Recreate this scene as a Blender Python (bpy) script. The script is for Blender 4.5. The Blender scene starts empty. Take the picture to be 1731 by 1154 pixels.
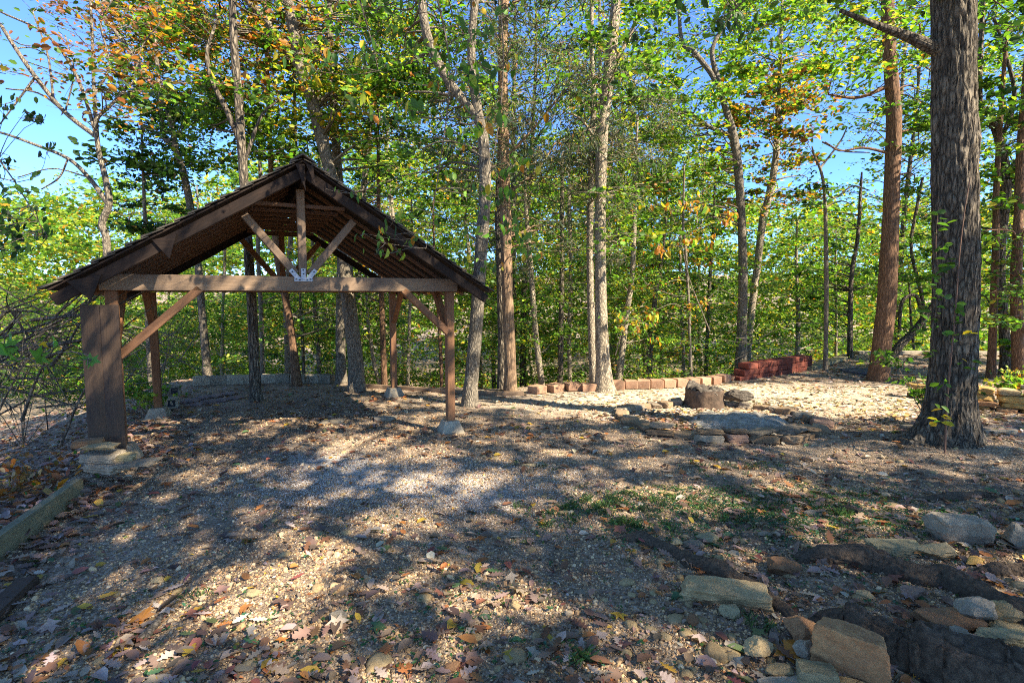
import bpy, bmesh, math, random
import numpy as np
from mathutils import Vector, Matrix
R = math.radians
rnd = random.Random(7)
rng = np.random.default_rng(11)
scn = bpy.context.scene
C = scn.collection

# ------------------------------------------------------------------ camera, sky, sun, exposure
EYE = 1.9; PITCH = 0.087; FPX = 893.0
cam_d = bpy.data.cameras.new('camera'); cam = bpy.data.objects.new('camera', cam_d); C.objects.link(cam)
cam.location = (0, 0, EYE); cam.rotation_euler = (math.pi/2 - PITCH, 0, 0)
cam_d.sensor_width = 36; cam_d.lens = 36*FPX/1731; cam_d.clip_end = 2000; cam_d.clip_start = .05
scn.camera = cam
SUN_EL, SUN_AZ = R(40), R(122)          # azimuth clockwise from +Y
SUN = np.array([math.sin(SUN_AZ)*math.cos(SUN_EL), math.cos(SUN_AZ)*math.cos(SUN_EL), math.sin(SUN_EL)])
w = bpy.data.worlds.new('World'); scn.world = w; w.use_nodes = True
nt = w.node_tree; nt.nodes.clear()
sky = nt.nodes.new('ShaderNodeTexSky'); sky.sky_type = 'NISHITA'; sky.sun_disc = False
sky.sun_elevation = SUN_EL; sky.sun_rotation = SUN_AZ; sky.air_density = 1.0; sky.dust_density = 0.0; sky.ozone_density = 9; sky.altitude = 4800
bg = nt.nodes.new('ShaderNodeBackground'); bg.inputs[1].default_value = 0.14
wo = nt.nodes.new('ShaderNodeOutputWorld')
nt.links.new(sky.outputs[0], bg.inputs[0]); nt.links.new(bg.outputs[0], wo.inputs[0])
sl = bpy.data.lights.new('sun', 'SUN'); sl.energy = 4.8; sl.angle = R(.53); sl.color = (1, .93, .82)
so = bpy.data.objects.new('sun', sl); C.objects.link(so)
so.rotation_euler = Vector(SUN).to_track_quat('Z', 'Y').to_euler()
scn.view_settings.view_transform = 'Standard'; scn.view_settings.look = 'None'
scn.view_settings.gamma = 1; scn.view_settings.exposure = 1.9; scn.view_settings.use_curve_mapping = False
try: scn.cycles.max_bounces = 8; scn.cycles.transparent_max_bounces = 4; scn.cycles.use_denoising = False; scn.cycles.sample_clamp_indirect = 4.0; scn.cycles.use_adaptive_sampling = False; scn.cycles.filter_width = 1.05
except Exception: pass

# ------------------------------------------------------------------ numeric helpers
def hash3(ix, iy, iz, seed):
    n = (ix*374761393 + iy*668265263 + iz*2147483647 + seed*1274126177) & 0xffffffff
    n = ((n ^ (n >> 13))*1274126177) & 0xffffffff
    n = (n ^ (n >> 16)) & 0xffffffff
    return n/4294967295.0
def vnoise(x, y, z=0., seed=0):
    x, y, z = np.broadcast_arrays(np.asarray(x, float), np.asarray(y, float), np.asarray(z, float))
    xi, yi, zi = np.floor(x).astype(np.int64), np.floor(y).astype(np.int64), np.floor(z).astype(np.int64)
    fx, fy, fz = x-xi, y-yi, z-zi
    fx, fy, fz = [f*f*(3-2*f) for f in (fx, fy, fz)]
    r = 0
    for a in (0, 1):
        for b in (0, 1):
            for c in (0, 1):
                r = r + hash3(xi+a, yi+b, zi+c, seed)*(fx if a else 1-fx)*(fy if b else 1-fy)*(fz if c else 1-fz)
    return r*2-1
def fbm(x, y, z=0., seed=0, o=4):
    r = 0; a = 1.; f = 1.
    for k in range(o):
        r = r + a*vnoise(np.asarray(x)*f, np.asarray(y)*f, np.asarray(z)*f, seed+k*17); a *= .5; f *= 2.03
    return r
sm = lambda e0, e1, x: (lambda t: t*t*(3-2*t))(np.clip((np.asarray(x, float)-e0)/(e1-e0), 0, 1))

# ------------------------------------------------------------------ terrain
BX = [-40, -6.9, -3.9, -2.9, 0, 2.1, 4.7, 7.9, 10.4, 12, 40]
BY = [11.7, 11.7, 11.7, 10.8, 10.65, 11.1, 12.1, 14.2, 16.5, 18.0, 18.5]
LY = [-30, 2.5, 3.6, 5.3, 6.2, 7.6, 9.5, 11, 40]
LX = [-3.3, -3.35, -3.75, -4.25, -4.75, -5.35, -6.4, -7.3, -12]
MOUND = (-4.45, 5.45)
def hgt(x, y):
    x = np.asarray(x, float); y = np.asarray(y, float)
    db = np.maximum(0, y-np.interp(x, BX, BY)-.15)
    dl = np.maximum(0, np.interp(y, LY, LX)-x-.1)
    z = -4.5*(1-np.exp(-db/9)) - 2.2*(1-np.exp(-dl/7))
    z = z + np.maximum(0, y-60)*.05
    near = sm(40, 15, np.hypot(x, y))
    z = z + near*(.035*fbm(x*.6, y*.6, 0, 3, 3) + .010*fbm(x*5, y*5, 0, 9, 3))
    z = z + .24*np.exp(-((x-MOUND[0])**2+(y-MOUND[1])**2)/.20)
    z = z + .16*np.exp(-((x-5.6)**2+(y-6.25)**2)/1.2)
    z = z + .05*sm(2.5, 4.5, x)*sm(5, 3.0, y)
    return z
cP, sP = math.cos(PITCH), math.sin(PITCH)
def ray(px, py):
    u = (px-865.5)/FPX; v = (577-py)/FPX
    return np.array([u, cP+v*sP, -sP+v*cP])
def at(px, py, Y):                       # point of the line of sight at world distance Y
    d = ray(px, py); t = Y/d[1]
    return np.array([d[0]*t, Y, EYE+d[2]*t])
def G(px, py):                           # where that line meets the ground
    d = ray(px, py); lo, hi = .5, 80.
    for n_, (a, b) in ((70, (0, 0)), (24, (0, 0)), (10, (0, 0))):
        t = np.geomspace(lo, hi, n_); q = d[None]*t[:, None]
        k = np.nonzero(EYE+q[:, 2] <= hgt(q[:, 0], q[:, 1]))[0]
        k = int(k[0]) if len(k) else n_-1
        lo, hi = t[max(0, k-1)], t[k]
    p = d*hi
    return np.array([p[0], p[1], float(hgt(p[0], p[1]))])

# ------------------------------------------------------------------ object helpers
def link(o, parent=None):
    C.objects.link(o)
    if parent is not None: o.parent = parent
    return o
def tag(o, label=None, cat=None, group=None, kind=None):
    if label: o['label'] = label
    if cat: o['category'] = cat
    if group: o['group'] = group
    if kind: o['kind'] = kind
    return o
def empty(name, loc=(0, 0, 0), rz=0, **k):
    o = bpy.data.objects.new(name, None); o.location = loc; o.rotation_euler[2] = rz; o.empty_display_size = .1
    link(o); return tag(o, **k)
def mesh_np(name, V, F, mat=None, parent=None, col=None, smooth=False, loc=None):
    """V (n,3); F list of (m,k) index arrays; col per-face rgb"""
    V = np.asarray(V, np.float32)
    if not isinstance(F, list): F = [F]
    F = [np.asarray(f, np.int32) for f in F if len(f)]
    me = bpy.data.meshes.new(name)
    nl = sum(f.size for f in F); nf = sum(len(f) for f in F)
    me.vertices.add(len(V)); me.vertices.foreach_set('co', V.ravel())
    me.loops.add(nl); me.loops.foreach_set('vertex_index', np.concatenate([f.ravel() for f in F]))
    me.polygons.add(nf)
    tot = np.concatenate([np.full(len(f), f.shape[1], np.int32) for f in F])
    st = np.concatenate([[0], np.cumsum(tot)[:-1]]).astype(np.int32)
    me.polygons.foreach_set('loop_start', st); me.polygons.foreach_set('loop_total', tot)
    if smooth: me.polygons.foreach_set('use_smooth', np.ones(nf, bool))
    me.update(calc_edges=True)
    if col is not None:
        a = me.attributes.new('Col', 'FLOAT_COLOR', 'FACE')
        a.data.foreach_set('color', np.concatenate([col, np.ones((nf, 1))], 1).astype(np.float32).ravel())
    if mat: me.materials.append(mat)
    o = bpy.data.objects.new(name, me)
    if loc is not None: o.location = loc
    return link(o, parent)

class Tubes:
    def __init__(s): s.V = []; s.F = []; s.T = []; s.n = 0
    def add(s, P, Rd, k=6, disp=None, cap=True):
        P = np.asarray(P, float); Rd = np.asarray(Rd, float); n = len(P)
        T = np.gradient(P, axis=0); T /= np.linalg.norm(T, axis=1)[:, None]+1e-9
        ref = np.array([1., 0, 0]) if abs(T[0][0]) < .8 else np.array([0, 1., 0])
        A = np.zeros_like(P); a = ref-T[0]*ref.dot(T[0]); a /= np.linalg.norm(a)
        for i in range(n):
            a = a-T[i]*a.dot(T[i]); a /= np.linalg.norm(a)+1e-9; A[i] = a
        B = np.cross(T, A)
        th = np.arange(k)*2*math.pi/k
        rr = Rd[:, None]*np.ones(k)
        if disp is not None: rr = rr*disp(np.arange(n)[:, None]+0*th, th+0*rr, P, Rd)
        V = P[:, None, :]+rr[..., None]*(np.cos(th)[None, :, None]*A[:, None, :]+np.sin(th)[None, :, None]*B[:, None, :])
        s.V.append(V.reshape(-1, 3))
        i = np.arange(n-1)[:, None]*k; j = np.arange(k)[None, :]; j2 = (j+1) % k
        f = np.stack([i+j, i+j2, i+k+j2, i+k+j], -1).reshape(-1, 4)+s.n
        s.F.append(f)
        if cap:
            for r0 in (0, (n-1)*k):
                s.V.append(P[[0 if r0 == 0 else -1]])
                c = s.n+n*k+(0 if r0 == 0 else 1); q = np.arange(k)
                s.T.append(np.stack([r0+q+s.n, r0+(q+1) % k+s.n, np.full(k, c)], -1))
            s.n += 2
        s.n += n*k
    def build(s, name, mat, parent=None, smooth=True):
        return mesh_np(name, np.concatenate(s.V), s.F+s.T, mat, parent, smooth=smooth)
def spline(P, n):
    P = np.asarray(P, float)
    if len(P) == 2: return P[0]+(P[1]-P[0])*np.linspace(0, 1, n)[:, None]
    Q = np.concatenate([[2*P[0]-P[1]], P, [2*P[-1]-P[-2]]])
    t = np.linspace(0, len(P)-1-1e-6, n); i = t.astype(int); f = (t-i)[:, None]
    a, b, c, d = Q[i], Q[i+1], Q[i+2], Q[i+3]
    return .5*((2*b)+(c-a)*f+(2*a-5*b+4*c-d)*f**2+(3*b-a-3*c+d)*f**3)

# ------------------------------------------------------------------ materials
def newmat(name):
    m = bpy.data.materials.new(name); m.use_nodes = True; n = m.node_tree; n.nodes.clear()
    out = n.nodes.new('ShaderNodeOutputMaterial'); b = n.nodes.new('ShaderNodeBsdfPrincipled')
    n.links.new(b.outputs[0], out.inputs[0]); b.inputs['Roughness'].default_value = .9
    b.inputs['Specular IOR Level'].default_value = .25
    return m, n, b, out
def nd(n, t, **k):
    x = n.nodes.new(t)
    for a, v in k.items(): setattr(x, a, v)
    return x
def noise(n, vec, scale, det=6, rough=.6, dist=0.):
    x = nd(n, 'ShaderNodeTexNoise'); x.inputs['Scale'].default_value = scale; x.inputs['Detail'].default_value = det
    x.inputs['Roughness'].default_value = rough; x.inputs['Distortion'].default_value = dist
    if vec is not None: n.links.new(vec, x.inputs['Vector'])
    return x.outputs['Fac']
def ramp(n, fac, stops):
    x = nd(n, 'ShaderNodeValToRGB'); r = x.color_ramp
    while len(r.elements) < len(stops): r.elements.new(.5)
    for e, (p, c) in zip(r.elements, stops): e.position = p; e.color = (*c, 1) if len(c) == 3 else c
    n.links.new(fac, x.inputs[0]); return x.outputs[0]
def mix(n, fac, a, b, mode='MIX'):
    x = nd(n, 'ShaderNodeMix', data_type='RGBA', blend_type=mode)
    for s, v in ((x.inputs['Factor'], fac), (x.inputs['A'], a), (x.inputs['B'], b)):
        if hasattr(v, 'is_linked') or isinstance(v, bpy.types.NodeSocket): n.links.new(v, s)
        else: s.default_value = (*v, 1) if isinstance(v, tuple) else v
    return x.outputs['Result']
def coords(n, kind='Object', scale=(1, 1, 1)):
    tc = nd(n, 'ShaderNodeTexCoord'); mp = nd(n, 'ShaderNodeMapping'); mp.inputs['Scale'].default_value = scale
    n.links.new(tc.outputs[kind], mp.inputs[0]); return mp.outputs[0]
def bump(n, b, h, strength=.5, dist=.01, prev=None):
    x = nd(n, 'ShaderNodeBump'); x.inputs['Strength'].default_value = strength; x.inputs['Distance'].default_value = dist
    n.links.new(h, x.inputs['Height'])
    if prev: n.links.new(prev, x.inputs['Normal'])
    n.links.new(x.outputs[0], b.inputs['Normal']); return x.outputs[0]
def G3(v): return (v, v, v)

def bark(name, lo, hi, zs=.25, sc=18, st=1., dist=.02, patch=None, crack=1.):
    m, n, b, _ = newmat(name); lo = (lo[0]*1.18, lo[1]*1.02, lo[2]*.76); hi = (hi[0]*1.16, hi[1]*1.02, hi[2]*.76)
    v = coords(n, 'Object', (1, 1, zs))
    f1 = noise(n, v, sc, 8, .65, .6); f2 = noise(n, v, sc*.25, 4)
    c = ramp(n, f1, [(.30, lo), (.52, tuple((a+b_)/2 for a, b_ in zip(lo, hi))), (.72, hi)])
    c = mix(n, ramp(n, f2, [(.35, G3(0)), (.7, G3(.55))]), c, patch or tuple(x*.7 for x in hi))
    wz = nd(n, 'ShaderNodeVectorMath', operation='MULTIPLY_ADD'); v2 = coords(n, 'Object', (1, 1, zs))
    nn_ = nd(n, 'ShaderNodeTexNoise'); nn_.inputs['Scale'].default_value = sc*.5; n.links.new(v2, nn_.inputs['Vector'])
    n.links.new(nn_.outputs['Color'], wz.inputs[0]); wz.inputs[1].default_value = (.05, .05, .05); n.links.new(v2, wz.inputs[2])
    vo = nd(n, 'ShaderNodeTexVoronoi', feature='DISTANCE_TO_EDGE')
    vo.inputs['Scale'].default_value = sc*1.5; n.links.new(wz.outputs[0], vo.inputs['Vector'])
    crk = ramp(n, vo.outputs['Distance'], [(.0, G3(.28)), (.14, G3(.75)), (.3, G3(1.1))])
    c = mix(n, float(crack), c, crk, 'MULTIPLY')
    n.links.new(c, b.inputs['Base Color'])
    p = bump(n, b, vo.outputs['Distance'], st*crack, dist*2) if crack else None; bump(n, b, f1, st, dist, p)
    return m
def wood(name, lo, hi, rough=.85, stain=None):
    m, n, b, _ = newmat(name); lo = (lo[0]*.80, lo[1]*.70, lo[2]*.52); hi = (hi[0]*.90, hi[1]*.76, hi[2]*.56)
    v = coords(n, 'Object', (1.2, 14, 14))
    f = noise(n, v, 3, 8, .6, 1.4); g = noise(n, coords(n, 'Object', (.8, 2, 2)), 2.2, 4)
    fine = noise(n, coords(n, 'Object', (3, 90, 90)), 4, 3)
    c = ramp(n, f, [(.28, lo), (.5, tuple((a+b_)/2 for a, b_ in zip(lo, hi))), (.7, hi)])
    c = mix(n, .35, c, ramp(n, fine, [(.3, lo), (.7, hi)]))
    c = mix(n, ramp(n, g, [(.45, G3(0)), (.75, G3(.75))]), c, stain or tuple(x*.45 for x in lo))
    n.links.new(c, b.inputs['Base Color']); b.inputs['Roughness'].default_value = rough
    p = bump(n, b, f, .5, .006); bump(n, b, fine, .4, .003, p)
    return m
def warm(c, k=1.): return (c[0]*1.22, c[1]*1.03, c[2]*.72)
def stone(name, lo, hi, sc=9, rough=.9, dark=None, bs=.6):
    m, n, b, _ = newmat(name); lo, hi = warm(lo), warm(hi); dark = warm(dark) if dark else None
    oi = nd(n, 'ShaderNodeObjectInfo'); v = coords(n)
    f = noise(n, v, sc, 8, .78); g = noise(n, v, sc*.3, 4)
    c = ramp(n, f, [(.36, lo), (.62, hi)])
    spk = noise(n, v, sc*9, 3, .8); c = mix(n, ramp(n, spk, [(.56, G3(0)), (.66, G3(.6))]), c, tuple(x*.4 for x in lo))
    lic = noise(n, v, sc*1.7, 5, .7); c = mix(n, ramp(n, lic, [(.60, G3(0)), (.68, G3(.4))]), c, tuple(min(.6, x*1.35) for x in hi))
    c = mix(n, ramp(n, g, [(.4, G3(0)), (.7, G3(.7))]), c, dark or tuple(x*.5 for x in lo))
    hs = nd(n, 'ShaderNodeHueSaturation'); n.links.new(c, hs.inputs['Color'])
    mr = nd(n, 'ShaderNodeMapRange'); mr.inputs[3].default_value = .7; mr.inputs[4].default_value = 1.3
    n.links.new(oi.outputs['Random'], mr.inputs[0]); n.links.new(mr.outputs[0], hs.inputs['Value'])
    n.links.new(hs.outputs[0], b.inputs['Base Color'])
    f3 = noise(n, v, sc*6, 4)
    p = bump(n, b, f, bs, .03); bump(n, b, f3, .4, .006, p)
    return m
def leafmat(name, trans=.45, rough=.55):
    m, n, b, out = newmat(name)
    at_ = nd(n, 'ShaderNodeAttribute', attribute_name='Col')
    b.inputs['Roughness'].default_value = rough; b.inputs['Specular IOR Level'].default_value = .35
    n.links.new(at_.outputs['Color'], b.inputs['Base Color'])
    t = nd(n, 'ShaderNodeBsdfTranslucent'); g = nd(n, 'ShaderNodeMix', data_type='RGBA', blend_type='MULTIPLY')
    g.inputs['Factor'].default_value = 1; n.links.new(at_.outputs['Color'], g.inputs['A']); g.inputs['B'].default_value = (1.5, 1.6, .7, 1)
    n.links.new(g.outputs['Result'], t.inputs['Color'])
    ms = nd(n, 'ShaderNodeMixShader'); ms.inputs[0].default_value = trans
    n.links.new(b.outputs[0], ms.inputs[1]); n.links.new(t.outputs[0], ms.inputs[2]); n.links.new(ms.outputs[0], out.inputs[0])
    return m
M = {}
M['leaf'] = leafmat('leaf'); M['litter'] = leafmat('litter', .12, .6)
M['bark_dark'] = bark('bark_dark', (.06, .05, .043), (.29, .26, .225), .26, 13, 1., .05)
M['bark_grey'] = bark('bark_grey', (.06, .052, .045), (.34, .31, .27), .3, 26, .8, .015)
M['bark_pale'] = bark('bark_pale', (.13, .11, .09), (.50, .45, .38), .35, 24, .7, .012)
M['bark_red'] = bark('bark_red', (.09, .05, .032), (.32, .20, .13), .12, 34, .8, .012)
M['bark_cedar'] = bark('bark_cedar', (.13, .075, .05), (.52, .38, .27), .05, 40, .8, .012)
M['bark_thin'] = bark('bark_thin', (.08, .07, .06), (.33, .30, .26), .3, 40, .5, .006)
M['twig'] = bark('twig', (.10, .085, .075), (.28, .25, .22), .5, 30, .3, .003)
M['root'] = bark('root_bark', (.028, .021, .016), (.17, .13, .10), .8, 34, 1., .03, crack=0.)
M['wood_brown'] = wood('wood_brown', (.13, .058, .028), (.33, .17, .085))
M['wood_grey'] = wood('wood_grey', (.16, .115, .085), (.34, .26, .195), stain=(.10, .07, .05))
M['wood_dark'] = wood('wood_dark', (.012, .009, .008), (.05, .032, .022))
M['wood_rafter'] = wood('wood_rafter', (.13, .075, .05), (.24, .145, .095), stain=(.10, .06, .04))
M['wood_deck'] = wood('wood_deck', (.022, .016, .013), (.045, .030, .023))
M['wood_raw'] = wood('wood_raw', (.17, .088, .05), (.33, .19, .11), stain=(.12, .055, .03))
M['wood_board'] = wood('wood_board', (.06, .042, .032), (.13, .09, .065), stain=(.04, .03, .025))
M['wood_timber'] = wood('wood_timber', (.13, .125, .08), (.32, .30, .20), stain=(.09, .10, .055))
M['shake'] = wood('shake', (.05, .045, .042), (.17, .155, .14), stain=(.045, .05, .04))
M['concrete'] = stone('concrete', (.22, .21, .195), (.38, .36, .33), 14, .9, (.14, .13, .12), .3)
M['block_pink'] = stone('block_pink', (.25, .155, .12), (.40, .27, .21), 13, .9, (.16, .11, .09), .5)
M['block_red'] = stone('block_red', (.15, .034, .026), (.24, .070, .052), 9, .9, (.09, .045, .035), .5)
M['slab_purple'] = stone('slab_purple', (.15, .12, .14), (.28, .23, .26), 12)
M['slate'] = stone('slate', (.05, .055, .075), (.09, .095, .13), 12)
M['st_tan'] = stone('st_tan', (.30, .235, .14), (.52, .43, .28), 8, .9, (.22, .17, .11))
M['st_brown'] = stone('st_brown', (.20, .115, .07), (.36, .22, .13), 12, .9, (.10, .06, .04))
M['st_grey'] = stone('st_grey', (.18, .165, .15), (.36, .33, .29), 9)
M['st_orange'] = stone('st_orange', (.30, .17, .09), (.50, .31, .17), 14, .9, (.24, .14, .09), .8)
M['st_green'] = stone('st_green', (.23, .215, .15), (.42, .39, .27), 7)
M['st_ring'] = stone('st_ring', (.12, .105, .10), (.31, .275, .24), 10)
M['st_ring_brown'] = stone('st_ring_brown', (.15, .115, .09), (.30, .235, .17), 10)
M['st_pink'] = stone('st_pink', (.24, .16, .14), (.38, .28, .25), 9)
M['st_yellow'] = stone('st_yellow', (.34, .21, .06), (.55, .38, .14), 9, .9, (.18, .13, .07))
M['charcoal'] = stone('charcoal', (.02, .018, .017), (.14, .13, .125), 22, .9, (.02, .018, .016), 1.)
M['char_side'] = stone('char_side', (.055, .042, .036), (.16, .12, .10), 14, .9, (.04, .033, .03))
m, n, b, _ = newmat('galvanised'); b.inputs['Base Color'].default_value = (.42, .43, .42, 1); b.inputs['Metallic'].default_value = .3; b.inputs['Roughness'].default_value = .6
bump(n, b, noise(n, coords(n), 40, 3), .1, .002); M['metal'] = m
m, n, b, _ = newmat('hole'); b.inputs['Base Color'].default_value = (.03, .03, .03, 1); M['hole'] = m
m, n, b, _ = newmat('vine'); b.inputs['Base Color'].default_value = (.16, .09, .055, 1); M['vine'] = m

# gravel pieces take a colour from each point
m, n, b, _ = newmat('gravel'); a_ = nd(n, 'ShaderNodeAttribute', attribute_name='Col', attribute_type='INSTANCER')
n.links.new(a_.outputs['Color'], b.inputs['Base Color']); b.inputs['Roughness'].default_value = .85; M['gravel'] = m

# ground
def ground_material():
    m, n, b, _ = newmat('ground_soil')
    v = coords(n)
    L = n.links.new
    big = noise(n, v, .8, 5); med = noise(n, v, 5, 6, .7); fine = noise(n, v, 45, 6, .75)
    vo = nd(n, 'ShaderNodeTexVoronoi'); vo.inputs['Scale'].default_value = 62; L(v, vo.inputs['Vector'])
    sep = nd(n, 'ShaderNodeSeparateColor'); L(vo.outputs['Color'], sep.inputs[0])
    peb = ramp(n, sep.outputs[0], [(0, (.14, .095, .055)), (.35, (.30, .21, .125)), (.7, (.48, .355, .22)), (1, (.62, .49, .34))])
    soil = ramp(n, med, [(.3, (.15, .09, .046)), (.7, (.38, .255, .14))])
    c = mix(n, ramp(n, fine, [(.35, G3(.35)), (.65, G3(1))]), soil, peb)
    sp = nd(n, 'ShaderNodeSeparateXYZ'); L(v, sp.inputs[0])
    def blob(cx, cy, rx, ry, edge=.35, rot=0):
        mp = nd(n, 'ShaderNodeMapping', vector_type='POINT'); mp.vector_type = 'TEXTURE'
        mp.inputs['Location'].default_value = (cx, cy, 0); mp.inputs['Rotation'].default_value = (0, 0, rot)
        mp.inputs['Scale'].default_value = (rx, ry, 50)
        tc = nd(n, 'ShaderNodeTexCoord'); L(tc.outputs['Object'], mp.inputs[0])
        ln = nd(n, 'ShaderNodeVectorMath', operation='LENGTH'); L(mp.outputs[0], ln.inputs[0])
        ad = nd(n, 'ShaderNodeMath', operation='MULTIPLY_ADD'); L(med, ad.inputs[0]); ad.inputs[1].default_value = .9; L(ln.outputs['Value'], ad.inputs[2])
        return ramp(n, ad.outputs[0], [(1.25-edge if 1.25-edge < 1 else .9, G3(1)), (1.0, G3(0))]) if False else _sm(ad.outputs[0], 1.55, 1.55-edge-.35)
    def _sm(val, a, b_):
        mr = nd(n, 'ShaderNodeMapRange', interpolation_type='SMOOTHSTEP'); L(val, mr.inputs[0])
        mr.inputs[1].default_value = b_; mr.inputs[2].default_value = a; mr.inputs[3].default_value = 1; mr.inputs[4].default_value = 0
        return mr.outputs[0]
    grey = ramp(n, sep.outputs[0], [(0, (.22, .19, .15)), (.5, (.39, .34, .27)), (1, (.56, .50, .41))])
    for cx, cy, rx, ry, rot in ((-1.35, 5.35, 1.15, .42, -.35), (-.45, 4.95, .75, .4, 0), (-2.0, 5.9, 1.0, .35, -.2)):
        c = mix(n, blob(cx, cy, rx, ry, .5, rot), c, grey)
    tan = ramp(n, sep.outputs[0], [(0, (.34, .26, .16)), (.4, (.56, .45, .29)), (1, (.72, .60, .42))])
    c = mix(n, blob(3.8, 9.6, 5.6, 2.0, .5, .1), c, tan)  # tan sand, lightened further to paint the sunlit patch into the ground
    blue = ramp(n, sep.outputs[0], [(0, (.10, .10, .11)), (.5, (.21, .21, .225)), (1, (.36, .36, .38))])
    c = mix(n, blob(7.7, 7.0, 1.2, .8, .4), c, blue)
    dark = ramp(n, med, [(.3, (.075, .05, .034)), (.7, (.17, .12, .082))])
    dk = mix(n, ramp(n, big, [(.45, G3(0)), (.62, G3(.5))]), c, dark)
    n.links.new(dk, b.inputs['Base Color'])
    vd = nd(n, 'ShaderNodeTexVoronoi'); vd.inputs['Scale'].default_value = 62; L(v, vd.inputs['Vector'])
    inv = nd(n, 'ShaderNodeMath', operation='SUBTRACT'); inv.inputs[0].default_value = 1; L(vd.outputs['Distance'], inv.inputs[1])
    p = bump(n, b, inv.outputs[0], .9, .012); p = bump(n, b, fine, .8, .012, p); bump(n, b, med, .6, .03, p)
    b.inputs['Roughness'].default_value = .95
    return m
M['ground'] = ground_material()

# ------------------------------------------------------------------ the ground sheet
def axis(a0, a1, step, far, k):
    mid = np.arange(a0, a1, step); out = []; s = step; x = a1
    while x < far: out.append(x); s *= k; x += s
    lo = []; s = step; x = a0-step
    while x > -far: lo.append(x); s *= k; x -= s
    return np.concatenate([lo[::-1], mid, out])
gx = axis(-6.5, 9.5, .055, 700, 1.13)
gy = np.concatenate([[-700, -300, -120, -50, -20, -10, -5, -2, 0, 1], np.arange(1.6, 7, .04), np.arange(7, 14, .08), 14+np.cumsum(.1*1.12**np.arange(60))])
gy = gy[gy < 900]
X, Y = np.meshgrid(gx, gy); Z = hgt(X, Y)
nx, ny = len(gx), len(gy)
i = np.arange(ny-1)[:, None]*nx; j = np.arange(nx-1)[None, :]
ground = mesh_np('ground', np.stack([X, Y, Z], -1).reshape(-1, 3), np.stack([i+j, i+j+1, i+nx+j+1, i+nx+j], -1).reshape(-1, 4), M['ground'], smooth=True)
tag(ground, 'brown gravelly forest clearing strewn with fallen leaves', kind='structure')

# ------------------------------------------------------------------ leaves
def rots(n, tilt=1.0, flat=0.):
    """random orthonormal frames; tilt 0 = lying flat"""
    az = rng.uniform(0, 2*math.pi, n); ti = np.abs(rng.normal(0, tilt, n)); sp = rng.uniform(0, 2*math.pi, n)
    N = np.stack([np.sin(ti)*np.cos(az), np.sin(ti)*np.sin(az), np.cos(ti)], 1)
    A = np.stack([np.cos(sp), np.sin(sp), np.zeros(n)], 1); A -= N*(A*N).sum(1)[:, None]; A /= np.linalg.norm(A, axis=1)[:, None]+1e-9
    return A, np.cross(N, A), N
# outline in unit length along +a, width +-b, height c (in leaf units); faces
def shape_oval():
    V = np.array([[-.5, 0, 0], [-.05, .27, .06], [.5, 0, -.03], [-.05, -.27, .06]]); return V, np.array([[0, 2, 1], [0, 3, 2]])
def shape_leaf6():
    V = np.array([[-.5, 0, 0], [-.22, .25, .07], [.18, .22, .06], [.5, 0, -.06], [.18, -.22, .06], [-.22, -.25, .07]])
    return V, np.array([[0, 3, 2, 1], [0, 5, 4, 3]])
def shape_maple():
    pts = []
    for k, (a, r) in enumerate([(180, .12), (150, .42), (120, .24), (85, .5), (55, .26), (22, .42), (10, .34), (0, .58), (-10, .34), (-22, .42), (-55, .26), (-85, .5), (-120, .24), (-150, .42)]):
        pts.append([r*math.cos(R(a)), r*math.sin(R(a)), .10*abs(math.sin(R(a)))*r*2+(-.06 if k % 2 else .03)])
    V = np.array([[-.02, 0, -.02]]+pts); n = len(pts)
    return V, np.array([[0, 1+(k+1) % n, 1+k] for k in range(n)])
def shape_oak():
    L = [(-.5, .02), (-.36, .10), (-.28, .05), (-.16, .24), (-.08, .10), (.06, .29), (.14, .12), (.28, .22), (.33, .10), (.42, .12), (.5, 0)]
    top = [[x, y, .25*y+.12*x*x] for x, y in L]; bot = [[x, -y, .25*y+.12*x*x] for x, y in L[:-1]]
    V = np.array(top+bot); n = len(L); F = []
    for k in range(n-1):
        a, b = k, k+1; c, d = n+k, n+k+1 if k+1 < n-1 else n-1
        F.append([a, c, d if k+1 < n-1 else n-1, b] if k+1 < n-1 else [a, c, n-1, n-1])
    T = [f[:3] for f in F]+[[f[0], f[2], f[3]] for f in F if f[2] != f[3]]
    return V, np.array(T)
def shape_needle():
    V = np.array([[-.5, 0, 0], [0, .07, .02], [.5, 0, -.06], [0, -.07, .02]]); return V, np.array([[0, 2, 1], [0, 3, 2]])
SH = dict(oval=shape_oval(), leaf6=shape_leaf6(), maple=shape_maple(), oak=shape_oak(), needle=shape_needle())
def leaf_arrays(P, size, pal, shape='oval', tilt=.9, A=None, vj=.35):
    n = len(P); V0, F0 = SH[shape]
    a, b, c = rots(n, tilt)
    if A is not None:
        a = A/np.linalg.norm(A, axis=1)[:, None]; b = b-a*(a*b).sum(1)[:, None]; b /= np.linalg.norm(b, axis=1)[:, None]; c = np.cross(a, b)
    s = size*rng.uniform(.65, 1.35, n)
    V = P[:, None, :]+s[:, None, None]*(V0[None, :, 0:1]*a[:, None, :]+V0[None, :, 1:2]*b[:, None, :]+V0[None, :, 2:3]*c[:, None, :]*rng.uniform(.2, 2.2, (n, 1, 1)))
    F = (F0[None]+(np.arange(n)*len(V0))[:, None, None]).reshape(-1, F0.shape[1])
    pal_c = np.array([p[1] for p in pal]); w_ = np.array([p[0] for p in pal], float); w_ /= w_.sum()
    k = rng.choice(len(pal), n, p=w_); col = pal_c[k]*rng.uniform(1-vj, 1+vj, (n, 1))*rng.uniform(.9, 1.1, (n, 3))
    return V.reshape(-1, 3), F, np.repeat(np.clip(col, 0, .8), len(F0), 0)
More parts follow.
